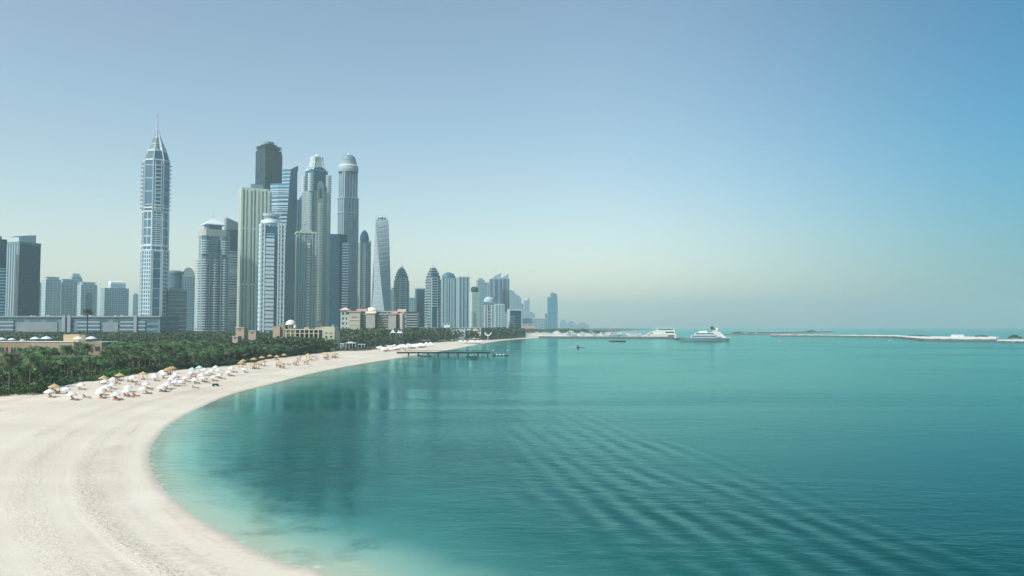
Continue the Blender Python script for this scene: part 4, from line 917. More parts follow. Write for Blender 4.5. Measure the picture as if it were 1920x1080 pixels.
# wing sculpture
L = Low('wing_sculpture', 'white sculpture of two spread wings on a thin stem among trees', 915, 1050, 'sculpture')
for s_ in (-1, 1):
    mb = MB(); A = [(0, L.z(628)), (s_ * 2.0, L.z(626.5)), (s_ * 3.4, L.z(624)), (s_ * 4.9, L.z(622)), (s_ * 4.2, L.z(626)), (s_ * 2.2, L.z(629)), (0, L.z(630.5))]
    f_ = [(p[0], -.3, p[1]) for p in A]; g_ = [(p[0], .3, p[1]) for p in A]
    mb.face(f_ if s_ > 0 else f_[::-1]); mb.face(g_[::-1] if s_ > 0 else g_)
    for i in range(len(A)): j = (i + 1) % len(A); mb.face([f_[i], g_[i], g_[j], f_[j]])
    ob('wing', mb, white, L.root)
ob('stem', MB().tube((0, 0, 0), (0, 0, L.z(630)), .35), white, L.root)
# beach pavilions
for i, (a0, a1, yt, yb, lb) in enumerate(((635.5, 645, 644, 655, 'open white pergola at the sand edge, leftmost beach pavilion'), (648, 667, 642.5, 655.5, 'white beach pavilion with raised roof lantern and dark openings'), (671, 690, 645, 655, 'grey white flat roofed beach hut nearest the umbrella cluster'))):
    Y_ = 22 * F / (yb - HZ) * .965; L = Low('beach_pavilion', lb, (a0 + a1) / 2, Y_, 'pavilion', 'beach pavilions by the trees')
    D_ = 7
    L.box('roof', a0, a1, yt, yt + 1.4, 0, D_, white if i < 2 else pale)
    for k in range(4):
        xx = a0 + .5 + (a1 - a0 - 1.4) * k / 3
        for dd in (.2, D_ - .7): ob('post', MB().box(L.x(xx), L.x(xx) + .4, dd, dd + .4, 0, L.z(yt + 1.4)), white, L.root)
    if i: L.box('back_wall', a0 + 1, a1 - 1, yt + 1.5, None, D_ * .5, D_ - .8, dkwin)
    if i == 1: L.box('roof_lantern', a0 + 4, a1 - 6, yt - 1.6, yt - .05, 1, 5, white)
# ============================================================ SPITS, BREAKWATER, PIER, BOATS
rockm = paint('dark_rock', (.085, .095, .09), .9, .5, .5)
def strip(pts_px, w0, w1, hgt):
    """a low mound along a picture line; w in metres behind the front edge"""
    fr_ = [G(x, y, 0) for x, y in pts_px]; return [(f_.x, f_.y) for f_ in fr_], [(f_.x * (1 + w / f_.y), f_.y + w) for f_, w in zip(fr_, [w0 + (w1 - w0) * i / (len(fr_) - 1) for i in range(len(fr_))])]
def mound(name, pts_px, w0, w1, hgt, topm, kind='structure', step=12, lb=None, cat=None):
    A, B = strip(pts_px, w0, w1, hgt)
    def res(L):
        n = len(L); t = np.linspace(0, n - 1, 90); i = np.minimum(t.astype(int), n - 2); f_ = t - i; L = np.array(L); return L[i] * (1 - f_)[:, None] + L[i + 1] * f_[:, None]
    A, B = res(A), res(B); prof = [(0, -.6), (.03, hgt * .55), (.10, hgt), (.5, hgt * 1.15), (.9, hgt), (.97, hgt * .5), (1, -.6)]
    mb = MB(); rows = []
    for a, b_ in zip(A, B):
        dl = max(1.0, np.linalg.norm(b_ - a)); rows.append([(*(a + (b_ - a) * (u if u in (0, 1) else (min(u * dl, [0, 1.6, 3.6][k]) / dl if k < 3 else (1 - min((1 - u) * dl, [0, 1.6, 3.6][6 - k]) / dl if k > 3 else .5)))), h_ + (rnd.uniform(-.35, .35) if 0 < k < 6 else 0)) for k, (u, h_) in enumerate(prof)])
    for r0, r1 in zip(rows, rows[1:]):
        for k in range(6): mb.face([r0[k], r1[k], r1[k + 1], r0[k + 1]], 0 if k in (0, 1, 4, 5) else 1)
    mb.face([rows[0][k] for k in range(7)], 0); mb.face([rows[-1][k] for k in range(6, -1, -1)], 0)
    o = ob(name, mb, [rockm, topm]); nm(o, lb, cat, kind=kind); return o
spitm = paint('spit_sand', (.68, .66, .58), .9, .12, .02); roadm = paint('breakwater_top', (.34, .35, .33), .9, .15, .05)
mound('breakwater', [(1010, 633.6), (1060, 634.4), (1150, 634.8), (1264, 635)], 26, 30, 3.2, paint('breakwater_top', (.12, .14, .13)), kind=None, lb='long dark rock breakwater sheltering the white yachts', cat='breakwater')
mound('sand_spit', [(1445, 630.6), (1500, 631), (1570, 631.8), (1640, 632.6), (1680, 633.4), (1705, 636), (1730, 638.4), (1800, 639.6), (1868, 640)], 90, 330, 3.0, spitm)
mound('outer_sand_spit', [(1870, 641.6), (1890, 642), (1920, 642.4), (2100, 643)], 120, 200, 1.8, spitm)
mound('far_spit', [(1355, 627.2), (1440, 627.4), (1500, 627.6)], 30, 30, 2.2, roadm)
mound('far_sand_spit', [(1400, 624.6), (1470, 623.6), (1540, 622.6), (1560, 622.2)], 250, 500, 3.0, paint('far_spit_sand', (.42, .44, .38), .9, .1, .02))
grn = paint('scrub_green', (.06, .085, .05), .95, .3, .3)
for i, (a0, a1, yb, h_) in enumerate(((1372, 1396, 625.4, 4.5), (1510, 1530, 621.8, 5), (1700, 1740, 631.2, 2.2), (1828, 1854, 632.6, 3.5), (1893, 1912, 633.4, 4.5))):
    g_ = G((a0 + a1) / 2, yb, 2); w = (a1 - a0) * g_.y / F; mb = MB()
    for k in range(90):
        x = rnd.uniform(-.5, .5); q_ = h_ * (1 - (2 * x) ** 2) * rnd.uniform(.2, 1); c_ = Vector((x * w, rnd.uniform(-6, 6), q_)); a_ = rnd.uniform(0, 6.3); r_ = 1.6
        u_ = Vector((math.cos(a_), math.sin(a_), rnd.uniform(-.5, .5))) * r_; v_ = Vector((-math.sin(a_) * .4, math.cos(a_) * .4, 1)) * r_ * .7
        mb.face([c_ - u_ - v_, c_ + u_ - v_, c_ + u_ + v_, c_ - u_ + v_])
    o = ob('low_scrub', mb, grn, None, g_); nm(o, f'{nth(i + 1)} dark patch of scrub from the left on the low sand spits', 'scrub', 'scrub patches on the sand spits', 'stuff')
for i, (a0, a1, yt, yb, Y_, lb) in enumerate(((1790, 1807, 627, 634, 1420, 'white boxy building standing alone on the sand spit'), (1861, 1872, 630.5, 634.5, 1420, 'small white hut near the end of the sand spit'))):
    L = Low('spit_building', lb, (a0 + a1) / 2, Y_, group=None); h_ = L.z(yt)
    L.box('wall', a0, a1, yt + 1, None, 0, 12, white); L.box('roof', a0 - .6, a1 + .6, yt, yt + .95, -.6, 12.6, pale); L.box('door', (a0 + a1) / 2 - 1, (a0 + a1) / 2 + 1, yb - 2.6, yb + 1, -.15, .1, dkwin)
L = Low('yacht_club', 'white stepped flat roofed clubhouse at the breakwater end', 1247, 1530, 'clubhouse')
L.box('lower_floor', 1222, 1268, 626, 634, 0, 22, creamroof); L.box('middle_floor', 1228, 1266, 620.5, 625.9, 2, 20, white); L.box('top_floor', 1234, 1266, 616, 620.4, 4, 18, white); L.box('roof', 1232, 1268, 614.8, 615.9, 2, 19, white)
L.box('window_band', 1248, 1264, 622, 624.4, 1.8, 1.98, dkwin); L.box('window_band', 1236, 1262, 617.6, 619, 3.8, 3.98, teal_glass); L.box('boathouse_opening', 1252, 1264, 628.5, 633, -.2, -.02, dkwin)
# pier
D = 600.0
p0 = G(744, 664, .6); pe = P(918, 661, D)
L = empty('wooden_pier', (0, 0, 0), label='long timber pier on tall legs running from the sand over the water', cat='pier')
xa, xb = P(744, 660, D).x, P(918.5, 660, D).x; zt = P(900, 659.9, D).z
ob('deck', MB().box(xa, xb, D - 1.6, D + 1.6, zt - 1.15, zt), dwood, L)
ob('handrail', MB().box(xa + 6, xb, D - 1.55, D - 1.47, zt + 1.0, zt + 1.12), dwood, L); ob('handrail', MB().box(xa + 6, xb, D + 1.47, D + 1.55, zt + 1.0, zt + 1.12), dwood, L)
for i in range(36):
    xx = xa + 6.2 + (xb - xa - 6.6) * i / 35
    for yy in (D - 1.52, D + 1.52): ob('rail_post', MB().box(xx, xx + .12, yy - .06, yy + .06, zt, zt + 1.0), dwood, L)
for px in (766, 784.3, 803, 821.8, 840.4, 859, 878, 896.6, 914.6):
    xx = P(px, 660, D).x; t_ = MB().box(xx - .4, xx + .4, D - 1.5, D - 1.0, -3, zt - 1.15).box(xx - .4, xx + .4, D + 1.0, D + 1.5, -3, zt - 1.15).box(xx - .3, xx + .3, D - .999, D + .999, zt - 1.8, zt - 1.2)
    ob('leg', t_, dwood, L)
ob('gangway', MB().face([(xb, D - .7, zt), (xb + 3.6, D - .7, .9), (xb + 3.6, D + .7, .9), (xb, D + .7, zt)]) or MB(), dwood, L) if 0 else None
gw = MB().tube((xb, D - .7, zt - .1), (xb + 3.8, D - .7, .8), .14, n=4).tube((xb, D + .7, zt - .1), (xb + 3.8, D + .7, .8), .14, n=4).tube((xb, D - .7, zt + .9), (xb + 3.8, D - .7, 1.8), .06, n=4)
for i in range(12): f_ = (i + .5) / 12; gw.box(xb + 3.8 * f_ - .15, xb + 3.8 * f_ + .15, D - .7, D + .7, zt + (.8 - zt) * f_, zt + (.8 - zt) * f_ + .06)
ob('gangway', gw, dwood, L)
x0 = P(924, 666, D).x; x1 = P(953, 666, D).x
L = empty('floating_pontoon', ((x0 + x1) / 2, D, 0), label='dark floating jetty platform with two tall posts beyond the pier', cat='pontoon'); w = (x1 - x0) / 2
ob('deck', MB().box(-w, w, -1.8, 1.8, -.3, .55), dwood, L)
for s_ in (-1, 1): ob('post', MB().tube((s_ * (w - .5), 1.2, -3), (s_ * (w - .5), 1.2, 3.9), .35, .35, 8), paint('post_grey', (.18, .2, .2)), L); ob('post_cap', MB().lathe([(.42, 3.9), (.42, 4.1), (0, 4.6)], 8, s_ * (w - .5), 1.2), white, L)
for i, xx in enumerate((-2.6, -.4, 2.2)): ob('fender_box', MB().loft([(.55, rect(1.3, .9, xx)), (1.0, rect(1.2, .8, xx)), (1.15, rect(.9, .6, xx))]), white, L)
# boats
def hull(mb, Lh, Wh, hb, h0=-.3, mi=0, rake=.12):
    st = [(-.5, .8), (-.3, .95), (0, 1), (.25, .86), (.4, .55), (.5, .03)]
    rings = []
    top = [(x * Lh + (rake * Lh * .3 if x > .3 else 0), -w * Wh / 2) for x, w in st] + [(x * Lh + (rake * Lh * .3 if x > .3 else 0), w * Wh / 2) for x, w in st[::-1]]
    bot = [(x * Lh * .92, -w * Wh / 2 * .75) for x, w in st] + [(x * Lh * .92, w * Wh / 2 * .75) for x, w in st[::-1]]
    return mb.loft([(h0, bot), (hb * .5, [(a[0] * .5 + b_[0] * .5, a[1] * .6 + b_[1] * .4) for a, b_ in zip(top, bot)]), (hb, top)], mi)
boatw = paint('boat_white', (.78, .79, .78), .35, .03); boatg = paint('boat_grey', (.20, .29, .33), .4, .08); boatd = paint('boat_dark', (.05, .06, .07), .5, .2)
def yacht(name, lb, px, py, Lh, rot, hm=None, cat='yacht', group=None, tiers=2, mast=True, sm=None, loc=None):
    hm = hm or boatw; sm = sm or boatw
    g_ = loc or G(px, py, 0); r = empty(name, g_, rot, label=lb, cat=cat, group=group); Wh = Lh * .22; hb = Lh * .085
    ob('hull', hull(MB(), Lh, Wh, hb), hm, r)
    zc = hb
    for i in range(tiers):
        l_ = Lh * (.62 - .15 * i); c_ = -Lh * (.05 + .02 * i); h_ = Lh * .06
        cb_ = ob('cabin', MB().loft([(zc, rect(l_, Wh * (.72 - .1 * i), c_)), (zc + h_, rect(l_ * .93, Wh * (.66 - .1 * i), c_ - l_ * .03))]), sm, r)
        ob('window_strip', MB().prism(rect(l_ * .93, Wh * (.72 - .1 * i) + .12, c_ - .01 * l_), zc + h_ * .35, zc + h_ * .7), dkwin, cb_)
        zc += h_
    if mast: ob('mast', MB().tube((-Lh * .08, 0, zc), (-Lh * .1, 0, zc + Lh * .14), .16, .08, 5).tube((-Lh * .09, -.8, zc + Lh * .07), (-Lh * .09, .8, zc + Lh * .07), .1), sm, r)
    return r
# the big moored pair at the breakwater end
g_ = P(1346, 637, 1330)
r = yacht('cruise_yacht', 'large white multi deck cruise ship with dark hull and slanted funnel', 1347, 638.6, 50, math.radians(-62), paint('hull_teal', (.12, .24, .27), .4), 'cruise ship', None, 4, True)
ob('funnel', MB().loft([(16.5, rect(5, 4, -12)), (22, rect(3.4, 3, -15))]), boatd, r); ob('bow_band', hull(MB(), 50.4, 11.3, 5.1, 4.4), boatw, r)
ob('radar_dome', MB().lathe([(1.3, 16.5), (1.5, 18), (1, 19.3), (0, 19.8)], 10, -2, 0), boatw, r)
r = yacht('grey_motor_yacht', 'long grey blue motor yacht moored in front of the white cruise ship', 1315, 639.3, 62, math.radians(176), boatg, 'yacht', None, 2, True, paint('cabin_bluegrey', (.48, .56, .60), .4))
ob('fly_bridge', MB().loft([(12.5, rect(14, 6, -2)), (15, rect(10, 5, -3))]), boatw, r)
yacht('white_motor_yacht', 'white motor yacht squeezed between the grey yacht and the cruise ship', 1333, 637.2, 34, math.radians(165), boatw, 'yacht', None, 2, True)
yacht('dark_workboat', 'low dark workboat at the stern of the grey yacht', 1276, 636.8, 24, math.radians(5), paint('hull_slate', (.10, .16, .19), .5), 'boat', None, 1, True, boatg)
# marina yachts behind the breakwater
k = 0; spots_ = []
for px in range(952, 1226, 9):
    spots_.append((px + rnd.uniform(-3, 3), rnd.choice((629.0, 630.0, 631.2, 627.6)), rnd.uniform(20, 34)))
    if rnd.random() < .45: spots_.append((px + rnd.uniform(-4, 4), 626.4 + rnd.uniform(-.6, .6), rnd.uniform(24, 38)))
spots_.sort()
for k, (px, py, Lh) in enumerate(spots_):
    yacht('moored_yacht', f'white motor yacht behind the breakwater, {nth(k + 1)} from the left of the moored row', px, py, Lh, rnd.choice((0, PI)) + rnd.uniform(-.5, .5), None, 'yacht', 'white yachts moored behind the breakwater', rnd.choice((2, 2, 3)), rnd.random() < .7)
# small craft
def skiff(lb, px, py, Lh, rot, m_, extra=True, group=None):
    g_ = G(px, py, 0); r = empty('small_boat', g_, rot, label=lb, cat='boat', group=group)
    ob('hull', hull(MB(), Lh, Lh * .3, Lh * .11), m_, r)
    if extra: ob('cockpit', MB().loft([(Lh * .11, rect(Lh * .42, Lh * .2, -.02 * Lh)), (Lh * .2, rect(Lh * .3, Lh * .16, -.05 * Lh))]), boatg, r)
    ob('outboard', MB().loft([(Lh * .02, rect(.5, .5, -Lh * .52)), (Lh * .15, rect(.6, .5, -Lh * .52))]), boatd, r)
    return r
skiff('dark blue moored boat floating under the near end of the pier', 798, 668.8, 8.5, .05, paint('hull_blue', (.04, .07, .10), .4)); skiff('dark boat floating under the far end of the pier', 884.5, 670, 7.5, .1, boatd)
skiff('tiny dark dinghy just below the boat at the pier', 888, 674.2, 4.5, 0, boatd, False)
skiff('dark boat on open water left of a second one, below the breakwater', 1150, 640.2, 12, .1, boatd); skiff('dark boat on open water right of the first one, below the breakwater', 1165, 640.4, 13, .0, boatd)
skiff('small white boat on open water left of the sand spit tip', 1463, 640.3, 10, .2, boatw); skiff('tiny white boat drifting in front of the sand spit middle', 1669, 638.7, 8, .2, boatw, False)
skiff('white and blue boat beached at the spit edge by the frame', 1905, 642.6, 12, .4, paint('hull_skyblue', (.25, .45, .55), .4))
r = empty('sail_boat', G(1417.5, 626.9, 0), .4, label='tiny sailing boat with white sail before the far spit', cat='sailboat')
ob('hull', hull(MB(), 12, 3.6, 1.3), boatw, r); ob('sail', MB().face([(-3, -.05, 2), (1.5, -.05, 2), (1.3, -.05, 13)]) or None, white, r) if 0 else None
sl_ = MB(); sl_.face([(-4, -.06, 2), (1.6, -.06, 2), (1.6, -.06, 14)]); sl_.face([(1.6, .06, 14), (1.6, .06, 2), (-4, .06, 2)]); ob('sail', sl_, white, r); ob('mast', MB().tube((1.7, 0, 1), (1.7, 0, 14.5), .12), steel, r)
g_ = G(1083, 652, 0)
r = empty('speedboat', g_, -PI / 2 + .1, label='dark speedboat heading this way with white spray on both sides', cat='speedboat')
ob('hull', hull(MB(), 9, 3, 1.3), boatd, r); ob('windscreen', MB().loft([(1.3, rect(2.6, 2.0, .2)), (2.3, rect(1.4, 1.6, -.2))]), boatd, r); ob('outboard', MB().loft([(.3, rect(.6, .8, -4.7)), (1.7, rect(.6, .7, -4.7))]), boatd, r)
sp_ = MB()
for s_ in (-1, 1):
    for i in range(220):
        t_ = rnd.random() ** .8; x = 1.5 - t_ * 9; y = s_ * (1.3 + t_ * 8.5 + rnd.uniform(-.5, .5)); h_ = max(.1, (1 - t_) ** .6 * 1.2 * rnd.random()); r_ = rnd.uniform(.15, .4)
        c_ = Vector((x, y, h_)); sp_.face([c_ + Vector((-r_, -r_, 0)), c_ + Vector((r_, -r_, .1)), c_ + Vector((r_, r_, .05)), c_ + Vector((-r_, r_, 0))]); sp_.face([c_ + Vector((0, -r_, -r_)), c_ + Vector((0, r_, -r_)), c_ + Vector((0, r_, r_ * .8)), c_ + Vector((0, -r_, r_ * .8))])
o = ob('boat_spray', sp_, white, None, g_, -PI / 2 + .1); nm(o, 'white water thrown up on either side of the speedboat', 'spray', kind='stuff')
# groyne with sunshades on the far beach
g_ = G(884, 645.4, 0); mb = MB()
for i in range(120):
    t_ = rnd.random(); x = -20 + 40 * t_; y = rnd.uniform(-2.5, 2.5); s_ = rnd.uniform(.5, 1.3); mb.loft([(-.6, rect(s_ * 1.8, s_ * 1.6, x, y)), (rnd.uniform(.3, 1.1), rotp(rect(s_, s_, x * 1.0, y), 0))])
nm(ob('rock_groyne', mb, rockm, None, g_, -.35), 'short dark rock groyne reaching off the far beach', 'groyne')
# ============================================================ BEACH FURNITURE
thatch = paint('thatch', (.52, .36, .17), .95, .25, 2.5); cloth = paint('white_canvas', (.74, .74, .71), .75, .04, 1); tealc = paint('teal_canvas', (.42, .66, .60), .75, .04, 1)
cush = paint('rust_cushion', (.30, .10, .045), .8, .25, 2)
def mk_umb(canm):
    r = empty('beach_umbrella', (0, 0, 0)); n_ = 16
    prof = [(1.72, 1.42), (1.66, 1.62), (1.2, 1.98), (.62, 2.33), (.12, 2.62), (0, 2.72)]; mb = MB()
    for (r0, z0), (r1, z1) in zip(prof, prof[1:]):
        for i in range(n_):
            a0, a1 = 2 * PI * i / n_, 2 * PI * (i + 1) / n_; f0 = 1 if i % 2 else .93; f1 = .93 if i % 2 else 1
            p = [(r0 * f0 * math.cos(a0), r0 * f0 * math.sin(a0), z0), (r0 * f1 * math.cos(a1), r0 * f1 * math.sin(a1), z0), (r1 * f1 * math.cos(a1), r1 * f1 * math.sin(a1), z1), (r1 * f0 * math.cos(a0), r1 * f0 * math.sin(a0), z1)]
            mb.face(p[:3] if r1 == 0 else p)
    ob('canopy', mb, canm, r); ob('pole', MB().tube((0, 0, -.4), (0, 0, 2.8), .045, .03, 6), wood, r); ob('base', MB().lathe([(.4, -.05), (.4, .1), (.1, .16), (0, .16)], 10), greyc, r); return r
def mk_straw():
    r = empty('thatched_shade', (0, 0, 0))
    mb = MB().lathe([(1.75, 1.95), (1.8, 2.02), (1.25, 2.45), (.6, 2.8), (.16, 3.0), (.14, 3.2), (0, 3.26)], 14)
    for i in range(60):
        a_ = rnd.uniform(0, 6.3); x, y = 1.72 * math.cos(a_), 1.72 * math.sin(a_); mb.face([(x, y, 2.05), (x * 1.0 - y * .04, y + x * .04, 2.05), (x * 1.06, y * 1.06, 1.72)])
    ob('thatched_roof', mb, thatch, r)
    for x, y in ((-1, -1), (1, -1), (1, 1), (-1, 1)): ob('post', MB().tube((x, y, -.4), (x * .95, y * .95, 2.1), .08, .06, 6), wood, r)
    ob('bench', MB().box(-.95, .95, -.3, .3, .38, .46).box(-.9, -.8, -.25, .25, -.2, .379).box(.8, .9, -.25, .25, -.2, .379), wood, r); return r
def mk_lounger():
    r = empty('sun_lounger', (0, 0, 0))
    ob('frame', MB().box(-1.0, 1.0, -.34, -.28, .26, .34).box(-1.0, 1.0, .28, .34, .26, .34).box(-1.0, -.94, -.279, .279, .26, .34).box(.94, 1.0, -.279, .279, .26, .34), wood, r)
    ob('seat_cushion', MB().box(-.25, .98, -.3, .3, .345, .45), cush, r)
    bk = MB(); A = [(-.3, .34), (-.24, .44), (-.98, .98), (-1.06, .9)]
    bk.face([(x, -.3, z_) for x, z_ in A]); bk.face([(x, .3, z_) for x, z_ in A[::-1]])
    for p, q_ in zip(A, A[1:] + A[:1]): bk.face([(p[0], -.3, p[1]), (p[0], .3, p[1]), (q_[0], .3, q_[1]), (q_[0], -.3, q_[1])])
    ob('backrest', bk, cush, r)
    for x in (-.85, .85):
        for y in (-.31, .31): ob('leg', MB().box(x - .04, x + .04, y - .03, y + .03, -.2, .259), wood, r)
    return r
U1, U2, ST, LO = mk_umb(cloth), mk_umb(tealc), mk_straw(), mk_lounger()
first = {}
def place(proto, key, loc, rot, lb, cat, grp, sc=1.0):
    if key not in first: first[key] = 1; proto.location = loc; proto.rotation_euler = (0, 0, rot); proto.scale = (sc,) * 3; nm(proto, lb, cat, grp); return proto
    r = copy_thing(proto, loc, rot, lb, grp, sc); r['category'] = cat; return r
A6 = lambda L: [(x / 6, 600 + y / 6) for x, y in L]; A7 = lambda L: [(300 + x / 5.647, 600 + y / 5.647) for x, y in L]
WH = A6([(560, 790), (745, 762), (805, 818), (915, 712), (1175, 678), (1272, 648), (1195, 733), (1262, 707), (1135, 765), (1130, 798), (1305, 815), (1495, 632), (1440, 735), (1430, 780), (1640, 700), (1610, 755), (1735, 605), (1745, 625), (1825, 570), (1845, 595), (1880, 710), (1820, 740)]) + \
     A7([(20, 535), (45, 560), (165, 550), (155, 578), (120, 605), (165, 638), (330, 545), (275, 595), (225, 640), (80, 665), (25, 690), (440, 570), (455, 600), (365, 620), (470, 515), (505, 540), (545, 530), (590, 490), (620, 518), (630, 565), (565, 590), (755, 500), (730, 538), (895, 508)])
TL = A7([(340, 518), (418, 497)])
SN = A6([(385, 718), (613, 737), (1167, 643), (1347, 612), (1610, 597), (1880, 553), (1915, 540)]) + A7([(75, 520), (133, 503)])
SF = A7([(880, 430), (858, 452), (992, 412), (1080, 395), (1090, 440), (990, 468), (1025, 466), (1163, 378), (1238, 385), (1313, 368), (1255, 450), (1292, 462), (1470, 388), (1440, 436), (1548, 428), (1567, 365), (1605, 385), (1755, 360), (1760, 382), (1838, 368), (1862, 360)]) + [(612, 665), (624, 664)]
def drop(px, py, hgt):        # picture point is at height hgt above the sand
    z0 = 1.0
    for _ in range(6):
        g_ = G(px, py, z0 + hgt); z0 = float(height(sd_land([g_.xy])[0])[0])
    g_.z = z0; return g_
furn = []
for i, (x, y) in enumerate(sorted(WH)): place(U1, 'w', drop(x, y, 1.95), rnd.uniform(0, 6), f'white cone beach umbrella, {nth(i + 1)} from the left of the white ones on the near sand', 'beach umbrella', 'white umbrellas on the near beach', rnd.uniform(.78, .92))
for (x, y), lb in zip(sorted(TL), ('pale teal beach umbrella touching the rear white umbrellas', 'stronger teal beach umbrella standing at the hedge')): place(U2, 't', drop(x, y, 1.95), 1, lb, 'beach umbrella', None)
for i, (x, y) in enumerate(sorted(SN)): place(ST, 's', drop(x, y, 2.5), rnd.uniform(0, 1.5), f'thatched straw shade, {nth(i + 1)} from the left of those along the near hedge', 'thatched shade', 'straw shades by the near hedge')
for i, (x, y) in enumerate(sorted(SF)): place(ST, 's', drop(x, y, 2.3), rnd.uniform(0, 1.5), f'small thatched straw shade, {nth(i + 1)} from the left on the middle beach', 'thatched shade', 'straw shades on the middle beach')
LG = A6([(585, 860), (840, 888), (780, 838), (975, 865), (920, 775), (1155, 868), (1165, 840), (1215, 800), (1270, 772), (1325, 710), (1310, 888), (1335, 884), (1425, 852), (1470, 855), (1530, 848), (1480, 805), (1470, 690), (1510, 694), (1555, 722), (1670, 818), (1685, 774), (1765, 678), (1835, 796), (1890, 774), (1860, 652), (400, 790), (640, 808), (1345, 672)]) + \
     A7([(30, 748), (90, 728), (170, 692), (135, 658), (235, 668), (290, 648), (350, 598), (360, 578), (180, 605), (305, 614), (100, 565), (55, 612), (470, 620), (505, 588), (540, 570), (470, 648), (500, 658), (630, 608), (665, 618), (580, 638), (375, 712), (390, 662), (795, 552), (740, 580), (765, 590), (910, 550), (1000, 505), (1095, 480), (1240, 415), (1255, 480), (1290, 488), (1365, 470), (1430, 460), (1450, 440), (1545, 448), (1600, 418), (1660, 388), (1660, 410), (1755, 402), (1845, 388), (890, 465), (1470, 412)])
for i, (x, y) in enumerate(sorted(LG)):
    g_ = drop(x, y, .4); place(LO, 'l', g_, rnd.uniform(-.45, .25), f'rust brown sun lounger, {nth(i + 1)} from the left of the loungers on the sand', 'sun lounger', 'sun loungers on the beach', 1.12)
FARU = []
for i in range(66):
    t_ = (i + rnd.uniform(-.4, .4)) / 66; x = 708 + 104 * t_; y = 653.2 - 9.0 * t_ + rnd.uniform(-4.2, 3.6) * (1 - .45 * t_); FARU.append((x, y))
for i in range(16): FARU.append((862 + 42 * rnd.random(), 641.5 - rnd.uniform(0, 1.4)))
for i, (x, y) in enumerate(sorted(FARU)):
    place(U1, 'w', drop(x, y, 2.0), rnd.uniform(0, 6), f'tiny white beach umbrella beyond the pier, {nth(i + 1)} from the left of the distant ones', 'beach umbrella', 'white umbrellas on the far beach', 1.12 if x < 820 else 1.5)
for i in range(46):
    t_ = rnd.random(); x = 720 + 80 * t_; y = 658 - 8.5 * t_ + rnd.uniform(-1, 1.4)
    place(LO, 'l', drop(x, y, .4), rnd.uniform(-.5, .5), 'dark lounger among the crowded white umbrellas beyond the pier', 'sun lounger', 'loungers among the far umbrellas', 1.35)
# small beach buggy
g_ = drop(404, 722, .4); r = empty('beach_buggy', g_, .5, label='small dark beach buggy with light roof parked below the umbrellas', cat='buggy')
ob('body', MB().loft([(.35, rect(2.2, 1.1)), (.8, rect(2.0, 1.0)), (.95, rect(1.2, .9, -.3))]), darkc, r); ob('roof', MB().box(-.9, .6, -.6, .6, 1.75, 1.83), pale, r)
for x, y in ((-.8, -.5), (.5, -.5), (.5, .5), (-.8, .5)): ob('post', MB().tube((x, y, .8), (x, y, 1.75), .04), greyc, r)
for x in (-.75, .75):
    for y in (-.6, .6):
        w_ = MB().lathe([(.05, -.1), (.32, -.1), (.32, .1), (.05, .1)], 14); o = ob('wheel', w_, dkwin, r, (x, y, .3)); o.rotation_euler = (PI / 2, 0, 0)
# ============================================================ VEGETATION
def leafmat(name, c0, c1, sc=.5):
    m, t, b = nmat(name); N = NT(t); geo = N.n('ShaderNodeNewGeometry'); oi = N.n('ShaderNodeObjectInfo')
    f_ = N.noise(geo.outputs['Position'], sc, 4, .65); c = N.mix(N.mapr(f_, .3, .72), c0, c1)
    hs = N.n('ShaderNodeHueSaturation'); N.l(c, hs.inputs['Color']); N.l(N.mapr(oi.outputs['Random'], 0, 1, .6, 1.75), hs.inputs['Value']); N.l(N.mapr(oi.outputs['Random'], 0, 1, .485, .52), hs.inputs['Hue'])
    N.l(hs.outputs[0], b.inputs['Base Color']); b.inputs['Roughness'].default_value = .6
    return m
palm_leaf = leafmat('palm_leaf', (.028, .075, .026), (.115, .19, .068)); dry_leaf = paint('dry_frond', (.16, .13, .06), .9, .3, 1)
broad_leaf = leafmat('broad_leaf', (.022, .066, .022), (.105, .185, .058)); hedge_leaf = leafmat('hedge_leaf', (.018, .075, .012), (.06, .16, .03), .8)
bark = paint('palm_bark', (.14, .12, .09), .95, .3, 2)
def frond(mb, az, el0, Lf, droop, wd=.5, mi=0, segs=8):
    p = Vector((0, 0, 0)); el = el0; pts = [p.copy()]; dirs = []
    for i in range(segs):
        d_ = Vector((math.cos(az) * math.cos(el), math.sin(az) * math.cos(el), math.sin(el))); dirs.append(d_); p = p + d_ * Lf / segs; pts.append(p.copy()); el -= droop / segs * (1 + i * .25)
    side = Vector((-math.sin(az), math.cos(az), 0))
    for i in range(segs):
        t_ = (i + .5) / segs; w = wd * math.sin(PI * min(1, .16 + t_ * .86)) ** .7 * 1.5; d_ = dirs[i]; up = side.cross(d_)
        for s_ in (-1, 1):
            for j in (0, .5):
                b0 = pts[i].lerp(pts[i + 1], j); b1 = pts[i].lerp(pts[i + 1], j + .34); tip = b0 + d_ * w * .7 + side * s_ * w - up * w * (-.12 if s_ else 0) + Vector((0, 0, -w * .38))
                mb.face([b0, b1, tip], mi)
    return mb
